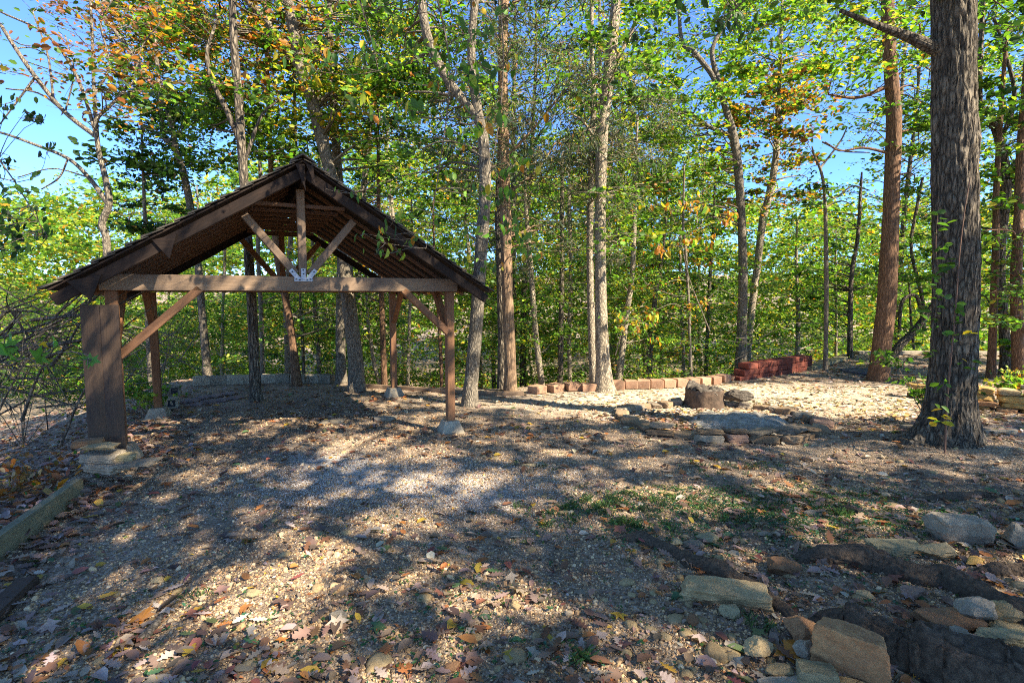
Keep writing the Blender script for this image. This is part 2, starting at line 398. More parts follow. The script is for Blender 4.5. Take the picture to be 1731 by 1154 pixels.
class Leaves:
    def __init__(s): s.V = []; s.F = {}; s.n = 0
    def add(s, V, F, c):
        s.V.append(V); s.F.setdefault(F.shape[1], []).append((F+s.n, c)); s.n += len(V)
    def build(s, name, parent=None, mat=None):
        Fs = []; cs = []
        for k, l in s.F.items(): Fs.append(np.concatenate([x[0] for x in l])); cs.append(np.concatenate([x[1] for x in l]))
        return mesh_np(name, np.concatenate(s.V), Fs, mat or M['leaf'], parent, col=np.concatenate(cs))
gD, gM, gB, gY, gYY, gO, gR, gBr = (.022, .052, .012), (.062, .13, .017), (.14, .27, .024), (.29, .35, .03), (.52, .40, .03), (.48, .19, .02), (.27, .09, .025), (.19, .11, .05)
PAL = dict(
    green=[(6, gM), (4, gB), (2, gD), (1.2, gY), (.25, gYY)],
    bright=[(4, gM), (5, gB), (2.6, gY), (.6, gYY), (.25, gO)],
    dark=[(5, gD), (4, gM), (.6, gB), (.3, gBr)],
    gold=[(3, gY), (1.6, gYY), (3, gB), (.9, gO), (3, gM), (1, gD)],
    orange=[(2.6, gO), (1.6, gYY), (1.6, gR), (4, gM), (3, gB), (1, gBr), (1, gD)],
    drybrown=[(3, gR), (3, gBr), (2, (.30, .20, .12)), (1, gO), (.5, gM)],
    rust=[(2, gR), (1.6, gO), (1.6, gBr), (4, gM), (2, gY), (2, gD)],
    cedar=[(4, (.045, .07, .03)), (3, (.09, .11, .05)), (2, (.16, .15, .09)), (1, (.17, .12, .07))],
    far=[(4, gM), (5, gB), (2.6, gY), (.7, gYY), (.5, gO), (1, gD)],
    yellowgreen=[(5, gY), (3, gB), (3, gYY), (1, gO), (1.5, gM)],
)
GAPS = [(85, 225, 100, 100), (50, 90, 50, 60), (1440, 255, 58, 105), (1160, 112, 42, 30), (1282, 385, 18, 22), (1475, 305, 30, 40), (30, 290, 60, 50), (1215, 25, 14, 20), (870+80, 30, 26, 18)]
def in_gap(px, py, g=1.0):
    return any(((px-a)/rx)**2+((py-b)/ry)**2 < g for a, b, rx, ry in GAPS)
def pix(p):
    x, y, z = p[0], p[1], p[2]-EYE
    d = y*cP-z*sP; u = y*sP+z*cP
    return 865.5+FPX*x/d, 577-FPX*u/d

def clump(L, T, c, r, n, size, pal, shape, droop=0., twigs=3):
    """a leafy spray: a few twigs with leaves set round them"""
    c = np.asarray(c, float)
    size = size*rng.choice([.65, .85, 1., 1.2]); ends = c+rng.normal(0, 1, (twigs, 3))*np.array([.9, .9, .30])*r
    for e in ends:
        m_ = (c+e)/2+rng.normal(0, .08*r, 3)
        if T is not None: T.add(spline([c, m_, e], 4), np.linspace(.006, .002, 4)*max(.7, r*1.6), 3, cap=False)
    k = rng.integers(0, twigs, n); t = rng.uniform(.15, 1.1, n)[:, None]
    P = c+(ends[k]-c)*t+rng.normal(0, 1, (n, 3))*np.array([.30, .30, .10])*r
    A = None
    if shape == 'needle':
        A = (ends[k]-c)*.6+rng.normal(0, .5, (n, 3))*r; A[:, 2] -= .5*r+droop
        P[:, 2] -= rng.uniform(0, .5, n)*r
    elif droop:
        A = rng.normal(0, .5, (n, 3)); A[:, 2] -= droop
    L.add(*leaf_arrays(P, size, PAL[pal] if isinstance(pal, str) else pal, shape, .85, A))

def trunk_disp(seed, amp, ridges, flare=None):
    def f(i, th, P, Rd):
        z = P[:, 2][:, None]
        x, y = np.cos(th), np.sin(th)
        tw = th+z*.12
        d = 1+amp*.8*fbm(x*1.2, y*1.2, z*.9, seed, 3)
        q = vnoise(np.cos(tw)*ridges/3, np.sin(tw)*ridges/3, z*1.6, seed+5)
        q2 = vnoise(np.cos(tw)*ridges, np.sin(tw)*ridges, z*5.5, seed+8)
        if flare:
            d = d+flare*np.exp(-np.maximum(0, z)/.22)*np.maximum(0, vnoise(x*1.5, y*1.5, 0*z, seed+31)+.25*vnoise(x*4, y*4, 0*z, seed+3))
            d = d+.16*np.exp(-((z-3.55)/.22)**2)*np.maximum(0, x*.8-y*.5)**2+.10*np.exp(-((z-3.0)/.15)**2)*np.maximum(0, x*.9-y*.3)**2
            q3 = 1-2*np.abs(vnoise(np.cos(tw)*ridges*.55, np.sin(tw)*ridges*.55, z*7, seed+41)); d = d+amp*.9*q3
        return d+amp*(1-2*np.abs(q))*.9+amp*.7*(1-2*np.abs(q2))
    return f

def make_tree(name, label, Y, trunk, mat, crowns, forks=(), limbs_mat=None, k=10, rings=40, amp=.06, ridges=8, group=None, top=None, cat='tree', flare=1.25, dy=0., base_drop=.3):
    """trunk/forks: [(px,py,width_px)...] bottom to top at distance Y; crowns: list of dict boxes of foliage"""
    pts = [at(px, py, Y+dy*i_/max(1, len(trunk)-1)) for i_, (px, py, w_) in enumerate(trunk)]
    rad = [w_*.5*p[1]*p[1]/math.hypot(p[0], p[1])/FPX*1.0 for p, (_, _, w_) in zip(pts, trunk)]
    z0 = float(hgt(pts[0][0], pts[0][1]))
    # root the trunk in the ground
    b = pts[0].copy()
    if b[2] > z0+.1:
        d = pts[0]-pts[1]; d = d/max(.2, -d[2]) if d[2] < 0 else np.array([0, 0, -1.])
        b2 = b+d*(b[2]-z0)*.9; b2[2] = z0-base_drop; b2[:2] = b[:2]+(b2[:2]-b[:2])*.4
        pts = [b2]+pts; rad = [rad[0]*1.25]+rad
    else:
        pts[0][2] = z0-.12
    if top is None: top = 3.0
    e = pts[-1]+np.array([(pts[-1]-pts[-2])[0]*.3, 0, top]); pts.append(e); rad.append(rad[-1]*.6)
    root = empty(name, (pts[0][0], pts[0][1], z0), label=label, cat=cat, group=group)
    off = np.array(root.location)
    T = Tubes()
    P = spline(pts, rings); Rr = np.interp(np.linspace(0, len(pts)-1, rings), range(len(pts)), rad)
    hgt_above = P[:, 2]-z0
    Rr = Rr*(1+(flare-1)*np.exp(-np.maximum(0, hgt_above)/.22))
    sd = rnd.randrange(999)
    T.add(P-off, Rr, k, trunk_disp(sd, amp, ridges, .9 if k == 120 else None))
    joints = [(P, Rr)]
    for fk in forks:
        fp = [at(px, py, Y+(fk[0][3] if len(fk[0]) > 3 else 0)*ii/len(fk)) for ii, (px, py, w_, *_) in enumerate(fk)]
        fr = [w_*.5*p[1]/FPX*.95 for p, (_, _, w_, *_) in zip(fp, fk)]
        n_ = max(6, 4*len(fp)); Q = spline(fp, n_); q = np.interp(np.linspace(0, len(fp)-1, n_), range(len(fp)), fr)
        T.add(Q-off, q, max(5, k-3), trunk_disp(sd+3, amp*.6, ridges)); joints.append((Q, q))
    L = Leaves(); allj = np.concatenate([j[0] for j in joints]); allr = np.concatenate([j[1] for j in joints])
    for c in crowns:
        cnt = 0; tries = 0
        while cnt < c['n'] and tries < c['n']*6:
            tries += 1
            px = rnd.uniform(c['x'][0], c['x'][1]); py = rnd.uniform(c['y'][0], c['y'][1])
            if in_gap(px, py) or (c.get('thin') and fbm(px/90, py/70, Y, 5, 2) < c['thin']): continue
            p = at(px, py, Y+rnd.uniform(*c.get('d', (-1.4, 1.4))))
            if p[2] < hgt(p[0], p[1])+.15: continue
            cnt += 1
            r = c.get('r', .45)*rnd.uniform(.7, 1.35)
            # a limb from the nearest lower joint
            dd = np.linalg.norm(allj-p, axis=1)+np.where(allj[:, 2] > p[2]+.1, 3., 0)+np.where(allj[:, 2] < z0+1.2, 2., 0)
            ji = int(np.argmin(dd)); a = allj[ji]; ln = np.linalg.norm(p-a)
            if c.get('limb', True) and ln > .3:
                mid = (a+p)/2+np.array([rnd.gauss(0, .1), rnd.gauss(0, .1), .10])*ln
                r0 = min(allr[ji]*.42, .010+.009*ln)
                T.add(spline([a, a*.6+mid*.4+rng.normal(0, .03*ln, 3), mid, p], 8)-off, np.linspace(r0, .005, 8), 4, cap=False)

            clump(L, _Shift(T, off), p, r, int(c.get('lv', 90)*rnd.uniform(.6, 1.3)), c.get('s', .09)*1.13, c['pal'], c.get('shape', 'leaf6'), c.get('droop', 0.), c.get('tw', 3))
    tr = T.build('trunk', mat, root)
    if L.n:
        cr = L.build('crown', root); cr.location = -Vector(off)
    return root
class _Shift:
    def __init__(s, T, off): s.T = T; s.off = off
    def add(s, P, *a, **k): s.T.add(np.asarray(P)-s.off, *a, **k)

# ------------------------------------------------------------------ beams and blocks
def beam(name, p0, p1, wd, ht, mat, parent=None, up=(0, 0, 1), bev=.006, seg=1, wob=.0):
    """box from p0 to p1 (centre line), its own axes along the grain"""
    p0, p1 = Vector(p0), Vector(p1); d = p1-p0; ln = d.length; x = d.normalized(); u = Vector(up)
    y = u.cross(x).normalized(); z = x.cross(y)
    bm = bmesh.new(); bmesh.ops.create_cube(bm, size=1)
    bmesh.ops.scale(bm, vec=(ln, wd, ht), verts=bm.verts)
    if bev: bmesh.ops.bevel(bm, geom=bm.edges[:], offset=bev, segments=seg, affect='EDGES')
    me = bpy.data.meshes.new(name); bm.to_mesh(me); bm.free(); me.materials.append(mat)
    o = bpy.data.objects.new(name, me)
    Mx = Matrix((x, y, z)).transposed().to_4x4(); Mx.translation = (p0+p1)/2; 
    if parent is not None: Mx = parent_world(parent).inverted() @ Mx
    o.matrix_basis = Mx
    return link(o, parent)
def parent_world(p):
    m_ = p.matrix_basis.copy(); q = p.parent
    while q is not None: m_ = q.matrix_basis @ m_; q = q.parent
    return m_
_ico = {}
def ico(k):
    if k not in _ico:
        bm = bmesh.new(); bmesh.ops.create_icosphere(bm, subdivisions=k, radius=1)
        V = np.array([v.co[:] for v in bm.verts]); F = np.array([[v.index for v in f.verts] for f in bm.faces]); bm.free(); _ico[k] = (V, F)
    return _ico[k]
def rock_mesh(name, sx, sy, sz, mat, k=3, ang=9, rough=.05, seed=0, box=.0):
    V, F = ico(k); g = np.random.default_rng(seed)
    N = g.normal(0, 1, (ang, 3)); N /= np.linalg.norm(N, axis=1)[:, None]; D = g.uniform(.62, .92, ang)
    if box:
        B = np.array([[1, 0, 0], [-1, 0, 0], [0, 1, 0], [0, -1, 0], [0, 0, 1], [0, 0, -1]], float)+g.normal(0, .10, (6, 3))
        N = np.concatenate([N, B/np.linalg.norm(B, axis=1)[:, None]]); D = np.concatenate([np.full(ang, 1.0)*g.uniform(.95, 1.3, ang), np.full(6, box)])
    dt = V @ N.T; r = np.where(dt > .05, D/np.maximum(dt, .05), 9).min(1); r = np.minimum(r, 1.25)
    P = V*r[:, None]; P = P*(1+rough*fbm(P[:, 0]*2.3, P[:, 1]*2.3, P[:, 2]*2.3, seed, 4))[:, None]
    P = P*(1+(.035*vnoise(P[:, 2]*9+P[:, 0]*1.5, P[:, 0]*.8, P[:, 1]*.8, seed+3)+rough*.35*fbm(P[:, 0]*8, P[:, 1]*8, P[:, 2]*8, seed+5, 2))[:, None])
    P /= np.abs(P).max(0); P *= np.array([sx, sy, sz])/2
    me = bpy.data.meshes.new(name); me.from_pydata(P.tolist(), [], F.tolist()); me.materials.append(mat)
    return me
def rock(name, loc, size, mat, rz=0, k=3, ang=9, seed=0, parent=None, tilt=(0, 0), box=0, rough=.05, **tg):
    o = bpy.data.objects.new(name, rock_mesh(name, *size, mat, k, ang, rough, seed, box)); o.location = loc
    o.rotation_euler = (tilt[0], tilt[1], rz); link(o, parent); return tag(o, **tg)

# ------------------------------------------------------------------ the pavilion
PA = .480; PX, PY = -4.158, 5.445; PW, PL = 3.775, 3.0
pav = empty('timber_pavilion', (PX, PY, 0), PA, label='open brown timber pavilion with gabled wood shake roof on four posts', cat='pavilion')
pav_m = pav.matrix_basis.copy()
def W3(u, v, z): return pav_m @ Vector((u, v, z))
def pb(name, a, b, wd, ht, mat, up=(0, 0, 1), **k):
    up_w = (pav_m.to_3x3() @ Vector(up))
    return beam(name, W3(*a), W3(*b), wd, ht, mat, pav, up_w, **k)
ZB, ZT, ZR, OH, OF, ZE = 1.95, 2.12, 3.41, .38, .37, 1.98
PS = .105
slope = (ZR-ZE)/(PW/2+OH)
def roofz(u): return ZR-abs(u-PW/2)*slope
corn = [(.03, .04, 'wood_raw'), (PW-.03-.0, .04, 'wood_raw'), (PW-.03, PL, 'wood_raw'), (.03, PL, 'wood_brown')]
for (u, v, mt) in corn:
    g = W3(u, v, 0); gz = float(hgt(g.x, g.y))
    pb('post', (u, v, gz+.13), (u, v, ZB-.002), PS, PS, M[mt], up=(0, 1, 0))
    # precast pier foot, part of the pavilion
    bm = bmesh.new(); V = []
    for (s_, z_) in ((.165, -.12), (.16, .02), (.105, .16), (.10, .175)):
        V.append([bm.verts.new((sx*s_, sy*s_, z_)) for sx, sy in ((-1, -1), (1, -1), (1, 1), (-1, 1))])
    for a_, b_ in zip(V, V[1:]):
        for q in range(4): bm.faces.new((a_[q], a_[(q+1) % 4], b_[(q+1) % 4], b_[q]))
    bm.faces.new(V[-1]); bm.faces.new(V[0][::-1]); bmesh.ops.bevel(bm, geom=bm.edges[:], offset=.008, affect='EDGES')
    me = bpy.data.meshes.new('concrete_pier'); bm.to_mesh(me); bm.free(); me.materials.append(M['concrete'])
    o = bpy.data.objects.new('concrete_pier', me); o.location = (u, v, gz-.01); o.rotation_euler[2] = rnd.uniform(-.15, .15); link(o, pav)
# tie beams front and rear, plates along the sides
pb('tie_beam', (-.06, 0, (ZB+ZT)/2), (PW+.06, 0, (ZB+ZT)/2), .09, ZT-ZB, M['wood_grey'])
pb('tie_beam', (-.06, PL, (ZB+ZT)/2), (PW+.06, PL, (ZB+ZT)/2), .09, ZT-ZB, M['wood_brown'])
for u in (.03, PW-.03):
    pb('wall_plate', (u, .05, (ZB+ZT)/2+.003), (u, PL-.05, (ZB+ZT)/2+.003), .09, ZT-ZB-.012, M['wood_brown'])
# front knee braces, then the side ones
def brace(a, b, mt): pb('knee_brace', a, b, .085, .09, M[mt], up=(0, 1, 0) if abs(a[0]-b[0]) > .1 else (1, 0, 0))
brace((.07, 0.0, 1.27), (.83, 0.0, 1.98), 'wood_raw'); brace((PW-.07, 0., 1.40), (PW-.68, 0., 1.97), 'wood_raw')
for u in (.03, PW-.03):
    brace((u, .09, 1.42), (u, .62, 1.97), 'wood_brown'); brace((u, PL-.07, 1.42), (u, PL-.62, 1.97), 'wood_brown')
# rafters with collar ties
n_r = 10; RD = .042
CZ = 2.93
for k in range(n_r):
    v = -OF+.03+(PL+2*OF-.06)*k/(n_r-1)
    if k == 1: v = 0
    if k == n_r-2: v = PL
    first = k in (0, n_r-1)
    for s_ in (-1, 1):
        du = PW/2+OH-.03
        dz = -.055-RD/2-(.0 if not first else .05)
        a = (PW/2+s_*.022, v, ZR-.022*slope+dz*1.18); b = (PW/2+s_*du, v, ZR-du*slope+dz*1.18)
        pb('rafter', a, b, .045, RD+(.068 if first else 0), M['wood_dark' if first else 'wood_rafter'], up=(0, 0, 1))
    if not first or k == n_r-1:
        hw = (ZR-.2-CZ)/slope+.07
        pb('collar_tie', (PW/2-hw, v+.047, CZ+.02), (PW/2+hw, v+.047, CZ+.02), .04, .045, M['wood_rafter'])
pb('ridge_beam', (PW/2, -OF-.03, ZR-.17), (PW/2, PL+OF+.02, ZR-.17), .04, .20, M['wood_dark'])
# king posts and struts
for v, mt in ((-.002, 'wood_grey'), (PL, 'wood_brown')):
    pb('king_post', (PW/2, v, ZT+.002), (PW/2, v, ZR-.28), .09, .09, M[mt], up=(0, 1, 0))
    for s_ in (-1, 1):
        pb('strut', (PW/2+s_*.075, v+(.0 if v < 1 else 0), ZT+.03), (PW/2+s_*.60, v, ZR-.60*slope-.23), .085, .09, M[mt], up=(0, 1, 0))
# galvanised gusset plate at the foot of the king post
gp = []
bm = bmesh.new()
def plate(pts, v0=-.053, th=.004):
    lo = [bm.verts.new((x, v0, z)) for x, z in pts]; hi = [bm.verts.new((x, v0-th, z)) for x, z in pts]
    bm.faces.new(lo); bm.faces.new(hi[::-1])
    for q in range(len(pts)): bm.faces.new((lo[q], hi[q], hi[(q+1) % len(pts)], lo[(q+1) % len(pts)]))
c0 = PW/2
def bar2(a, b, w_, v0):
    a, b = np.array(a), np.array(b); d = b-a; d = d/np.linalg.norm(d); q = np.array([-d[1], d[0]])*w_/2
    plate([tuple(a-q), tuple(b-q), tuple(b+q), tuple(a+q)], v0)
plate([(c0-.10, 2.065), (c0+.10, 2.065), (c0+.10, 2.115), (c0-.10, 2.115)], -.054)
bar2((c0-.05, 2.09), (c0-.14, 2.20), .05, -.0585); bar2((c0+.05, 2.09), (c0+.14, 2.20), .05, -.0585); bar2((c0, 2.09), (c0, 2.215), .05, -.0635)
bmesh.ops.recalc_face_normals(bm, faces=bm.faces)
me = bpy.data.meshes.new('gusset_plate'); bm.to_mesh(me); bm.free(); me.materials.append(M['metal'])
plate_o = link(bpy.data.objects.new('gusset_plate', me), pav)
bme = bpy.data.meshes.new('bolt'); bm = bmesh.new(); bmesh.ops.create_cone(bm, cap_ends=True, segments=8, radius1=.008, radius2=.006, depth=.012, matrix=Matrix.Rotation(R(90), 4, 'X')); bm.to_mesh(bme); bm.free(); bme.materials.append(M['hole'])
for (x, z) in ((c0-.08, 2.09), (c0-.04, 2.08), (c0+.04, 2.08), (c0+.08, 2.09), (c0-.12, 2.175), (c0+.12, 2.175), (c0, 2.195), (c0, 2.15)):
    o = bpy.data.objects.new('bolt', bme); o.location = (x, -.072, z); link(o, plate_o)
# roof: boarded deck and split shakes laid in courses
ca = math.atan(slope); dn = 1/math.cos(ca)
for s_ in (-1, 1):
    nb = 13; tot = (PW/2+OH)/nb
    for q in range(nb):
        u0 = q*tot+.001; u1 = (q+1)*tot-.001; um = (u0+u1)/2
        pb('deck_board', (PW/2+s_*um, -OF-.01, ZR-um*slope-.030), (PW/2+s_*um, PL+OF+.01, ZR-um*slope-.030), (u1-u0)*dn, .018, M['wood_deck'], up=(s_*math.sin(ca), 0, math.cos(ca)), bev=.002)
ncourse = 17; clen = (PW/2+OH+.06)/ncourse; shakes_V, shakes_F = [], []; ns = 0
box_f = np.array([[0, 1, 2, 3], [7, 6, 5, 4], [0, 4, 5, 1], [1, 5, 6, 2], [2, 6, 7, 3], [3, 7, 4, 0]])
for s_ in (-1, 1):
    for c in range(ncourse):
        u_lo = (c+1)*clen+.0; u_hi = max(.01, (c-.35)*clen)
        v = -OF-.04; first = True
        while v < PL+OF+.03:
            wd = min(rnd.uniform(.12, .26), PL+OF+.05-v)
            th = rnd.uniform(.016, .028); ex = rnd.uniform(-.012, .02)
            pts = []
            for (u, lift) in ((u_hi, .004), (u_lo+ex, .028)):
                for z2 in (0, th if u > u_hi else .006):
                    z = ZR-u*slope-.018+(lift+z2)*1.0
                    pts.append((u, z))
            (ua, za), (_, zb_), (uc, zc_), (_, zd) = pts
            v0, v1 = v+.003, v+wd-.003
            Vq = [(PW/2+s_*u, vv, z) for vv in (v0, v1) for (u, z) in ((ua, za), (uc, zc_), (uc, zd), (ua, zb_))]
            if first or v+wd > PL+OF+.02:
                me = bpy.data.meshes.new('shingle'); me.from_pydata(Vq, [], box_f.tolist()); me.materials.append(M['shake'])
                link(bpy.data.objects.new('shingle', me), pav)
            else:
                shakes_V += Vq; shakes_F.append(box_f+ns); ns += 8
            first = False; v += wd
o = mesh_np('shingle_courses', np.array(shakes_V), np.concatenate(shakes_F), M['shake'], pav); o['kind'] = 'stuff'
# ridge caps
for q in range(12):
    v = -OF-.05+q*(PL+2*OF+.1)/12
    for s_ in (-1, 1):
        pb('ridge_cap', (PW/2+s_*.06, v, ZR+.030-.06*slope+rnd.uniform(0, .008)), (PW/2+s_*.06, v+.32, ZR+.030-.06*slope), .15, .018, M['shake'], up=(s_*math.sin(ca), 0, math.cos(ca)), bev=.002)
# torn tar paper and outlook blocks under the front edge
for (u, sz) in ((PW/2-1.98, .14), (PW/2-1.32, .11), (PW/2+.06, .13), (PW/2-.05, .17)):
    zz = roofz(u)-.19
    V = [(u-sz, -OF-.02, zz+.06), (u+sz*.9, -OF-.025, zz+.13 if u < PW/2 else zz+.0), (u+sz*.25, -OF-.03, zz-.12), (u-sz, -OF+.01, zz+.06), (u+sz*.9, -OF+.01, zz+.13 if u < PW/2 else zz), (u+sz*.25, -OF+.0, zz-.12)]
    if u > PW/2-.1: V = [(u-.03, -OF-.05, ZR-.08), (u+.04, -OF-.055, ZR-.08), (u+.035+sz*.2, -OF-.05, ZR-.10-sz*1.6), (u-.03, -OF-.03, ZR-.08), (u+.04, -OF-.03, ZR-.08), (u+.035+sz*.2, -OF-.035, ZR-.10-sz*1.6)]
    me = bpy.data.meshes.new('lookout_block'); me.from_pydata(V, [], [(0, 1, 2), (5, 4, 3), (0, 3, 4, 1), (1, 4, 5, 2), (2, 5, 3, 0)]); me.materials.append(M['wood_dark'])
    link(bpy.data.objects.new('lookout_block', me), pav)

# ------------------------------------------------------------------ wide brown board by the left post
bt0, bt1 = at(135, 515, 5.2), at(200, 515, 5.35); bb0, bb1 = at(151, 752, 5.15), at(212, 752, 5.3)
bd = empty('leaning_board', (float(bb0[0]), float(bb0[1]), float(hgt(bb0[0], bb0[1]))), label='wide weathered brown board standing upright beside the left pavilion post', cat='board')
off = np.array(bd.location); dirw = (bb1-bb0)/np.linalg.norm(bb1-bb0)
for a, b, q in ((0, .499, 0), (.501, 1, .002)):
    p0 = bb0*(1-(a+b)/2)+bb1*(a+b)/2; p1 = bt0*(1-(a+b)/2)+bt1*(a+b)/2
    wd = np.linalg.norm(bt1-bt0)*(b-a); p0 = p0+np.array([0, q, -.12]); p1 = p1+np.array([0, q, .0])
    beam('plank', p0, p1, .045, wd, M['wood_board'], bd, up=tuple(dirw), bev=.004)

# ------------------------------------------------------------------ timbers at the left
def timber(a, b, wd, ht, label, seed):
    pa, pb_ = G(*a), G(*b); pa[2] += ht/2-.04; pb_[2] += ht/2-.04
    o = beam('landscape_timber', pa, pb_, wd, ht, M['wood_timber' if seed == 1 else 'wood_board'], None, bev=.012, seg=2); return tag(o, label, 'timber')
timber((134, 838), (-90, 1010), .09, .21, 'long greenish weathered timber edging the leafy bank on the left', 1)
timber((48, 985), (-60, 1090), .13, .09, 'short dark timber lying flat below the long edging timber', 2)

# ------------------------------------------------------------------ edging rows and red wall
def block(parent, c, yaw, size, mat, name='block', tilt=0., bev=.012):
    key = (name, mat.name, tuple(round(s, 2) for s in size))
    if key not in _bm:
        bm = bmesh.new(); bmesh.ops.create_cube(bm, size=1); bmesh.ops.scale(bm, vec=size, verts=bm.verts)
        bmesh.ops.bevel(bm, geom=bm.edges[:], offset=bev, segments=1, affect='EDGES')
        for v in bm.verts: v.co += Vector([rnd.gauss(0, .003) for _ in range(3)])
        me = bpy.data.meshes.new(name); bm.to_mesh(me); bm.free(); me.materials.append(mat); _bm[key] = me
    o = bpy.data.objects.new(name, _bm[key]); link(o, parent)
    o.location = Vector(c)-(parent.location if parent else Vector()); o.rotation_euler = (rnd.gauss(0, .02), tilt+rnd.gauss(0, .02), yaw+rnd.gauss(0, .04 if size[2] > .132 or size[2] < .12 else .012)); return o
_bm = {}
def row(name, label, cat, pxs, size, mat, rise=.5, yaws=None, yaw_off=0.):
    ps = [G(*p) for p in pxs]
    root = empty(name, tuple(ps[0]), label=label, cat=cat)
    for k, p in enumerate(ps):
        q = ps[min(k+1, len(ps)-1)]-ps[max(k-1, 0)]; yaw = math.atan2(q[1], q[0])+yaw_off
        block(root, (p[0], p[1], p[2]+size[2]*rise), yaw, size, mat)
    return root
row('concrete_block_row', 'row of grey concrete blocks edging the clearing behind the pavilion', 'block edging',
    [(341, 651), (369, 650), (397, 649), (424, 648), (455, 647), (480, 647), (505, 647), (530, 647), (553, 647)], (.31, .19, .19), M['concrete'])
row('pink_block_row', 'short row of flat pinkish blocks between the cedar and the sunlit oak', 'block edging',
    [(908, 664), (938, 661), (968, 659), (995, 660)], (.30, .26, .15), M['block_pink'], yaw_off=.25)
row('pink_block_row', 'long curved row of pinkish blocks running from the sunlit oak towards the red wall', 'block edging',
    [(1043, 657), (1066, 656), (1088, 655.5), (1109, 655), (1129, 654), (1149, 653), (1169, 652), (1188, 650.5), (1206, 648.5), (1222, 645)], (.26, .24, .17), M['block_pink'], yaw_off=-.15)
row('flat_block_row', 'low broken blocks trailing up to the left end of the red wall', 'block edging', [(1232, 642), (1246, 641)], (.24, .22, .10), M['block_pink'], .4)
# red wall, three courses of blocks, stepped at the left end
ra, rb = G(1256, 641), G(1364, 624); rd = (rb-ra); rl = np.linalg.norm(rd[:2]); ry = math.atan2(rd[1], rd[0]); ux = np.array([math.cos(ry), math.sin(ry)])
rw = empty('red_block_wall', tuple(ra), label='low red painted block wall with stepped left end at the edge of the woods', cat='low wall')
bh = .135
for c in range(3):
    nb = 7; bl = rl/nb; st = (c % 2)*bl*.5
    start = -bl*.85+(c*.33)*bl*1.25
    x = start
    while x < rl-.05:
        l_ = min(bl, rl-x); xx = x+l_/2; p = ra[:2]+ux*xx
        z = ra[2]*(1-xx/rl)+rb[2]*xx/rl+bh*(c+.5)-.03
        block(rw, (p[0], p[1], z), ry, (round(l_-.012, 2), .28, bh-.008), M['block_red'])
        x += l_ if x > start+.01 or c % 2 == 0 else bl*.5
# plank beyond, far edge kerbs
def plank(a, b, wd, ht, mat, name, label, cat, lift=0.):
    pa, pb_ = G(*a), G(*b); pa[2] += ht/2+lift; pb_[2] += ht/2+lift
    return tag(beam(name, pa, pb_, wd, ht, mat, None, bev=.008), label, cat)
plank((1362, 626), (1424, 607), .28, .09, M['wood_timber'], 'edging_plank', 'grey flat plank continuing the edge beyond the red wall', 'plank')
plank((1446, 599), (1560, 598), .3, .10, M['concrete'], 'edging_kerb', 'pale kerb stone at the far edge behind the leaning red brown tree', 'kerb')
plank((1565, 600), (1700, 600), .3, .12, M['concrete'], 'edging_kerb', 'pale kerb stone at the far edge right of the great oak', 'kerb')
# board edging behind the right rear post, in short lengths
eg = empty('board_edging', tuple(G(640, 655)), label='low grey board edging curving behind the right rear post', cat='edging')
bp = [(618, 655), (648, 657), (700, 660), (745, 664), (790, 667), (838, 668), (885, 668)]
for a, b in zip(bp, bp[1:]):
    pa, pb_ = G(*a), G(*b); pa[2] += .03; pb_[2] += .03; beam('board', pa, pb_, .06, .10, M['wood_grey'], eg, bev=.006)
# paving slabs
sl_ = empty('purple_slabs', tuple(G(368, 678)), label='patch of purplish paving slabs on the ground behind the pavilion', cat='paving')
for (a, b) in ((330, 685), (352, 680), (376, 677), (398, 674), (340, 674), (362, 670), (386, 667), (322, 679)):
    p = G(a, b); rock('slab', tuple(p+np.array([0, 0, .012])-np.array(sl_.location)), (.27, .30, .05), M['slab_purple'], rnd.uniform(-.2, .2), 3, 6, seed=a, parent=sl_, box=.75, rough=.015)
for (x, y, w_, lb) in ((562, 714, .42, 'long grey concrete pad lying under the pavilion roof'), (652, 708, .36, 'pale concrete pad near the foot of the right rear post')):
    p = G(x, y); rock('concrete_pad', tuple(p+np.array([0, 0, .012])), (w_, .22, .06), M['concrete'], .25, 3, 6, seed=x, box=.72, rough=.01, label=lb, cat='concrete pad')
p = G(1452, 629)
bm = bmesh.new(); bmesh.ops.create_cone(bm, cap_ends=True, segments=40, radius1=.42, radius2=.40, depth=.05)
for v in bm.verts: v.co.z += .01*vnoise(v.co.x*4, v.co.y*4, 0, 4)
me = bpy.data.meshes.new('round_mat'); bm.to_mesh(me); bm.free(); me.materials.append(M['slate'])
o = bpy.data.objects.new('round_mat', me); o.location = (p[0], p[1], p[2]+.03); link(o); tag(o, 'flat dark blue grey round cover on the ground left of the leaning tree', 'round cover')
# hollow blocks and boulder at the far left corner
for k, (x, y, lb) in enumerate(((287, 668, 'upper grey cinder block set at the left corner behind the post'), (282, 690, 'lower grey cinder block beside the far left post foot'))):
    p = G(x, y); b_ = empty('cinder_block', tuple(p), .5, label=lb, cat='block')
    block(b_, tuple(p+np.array([0, 0, .09])), 0, (.36, .19, .19), M['concrete'], 'shell')
    for s_ in (-.08, .08):
        o = block(b_, tuple(p+np.array([s_, -.0965, .09])), 0, (.10, .006, .11), M['hole'], 'hollow', bev=.001)  # thin dark plates stand in for the shade inside the block openings
        o.rotation_euler = (0, 0, 0); b_.children[0].rotation_euler = (0, 0, 0)

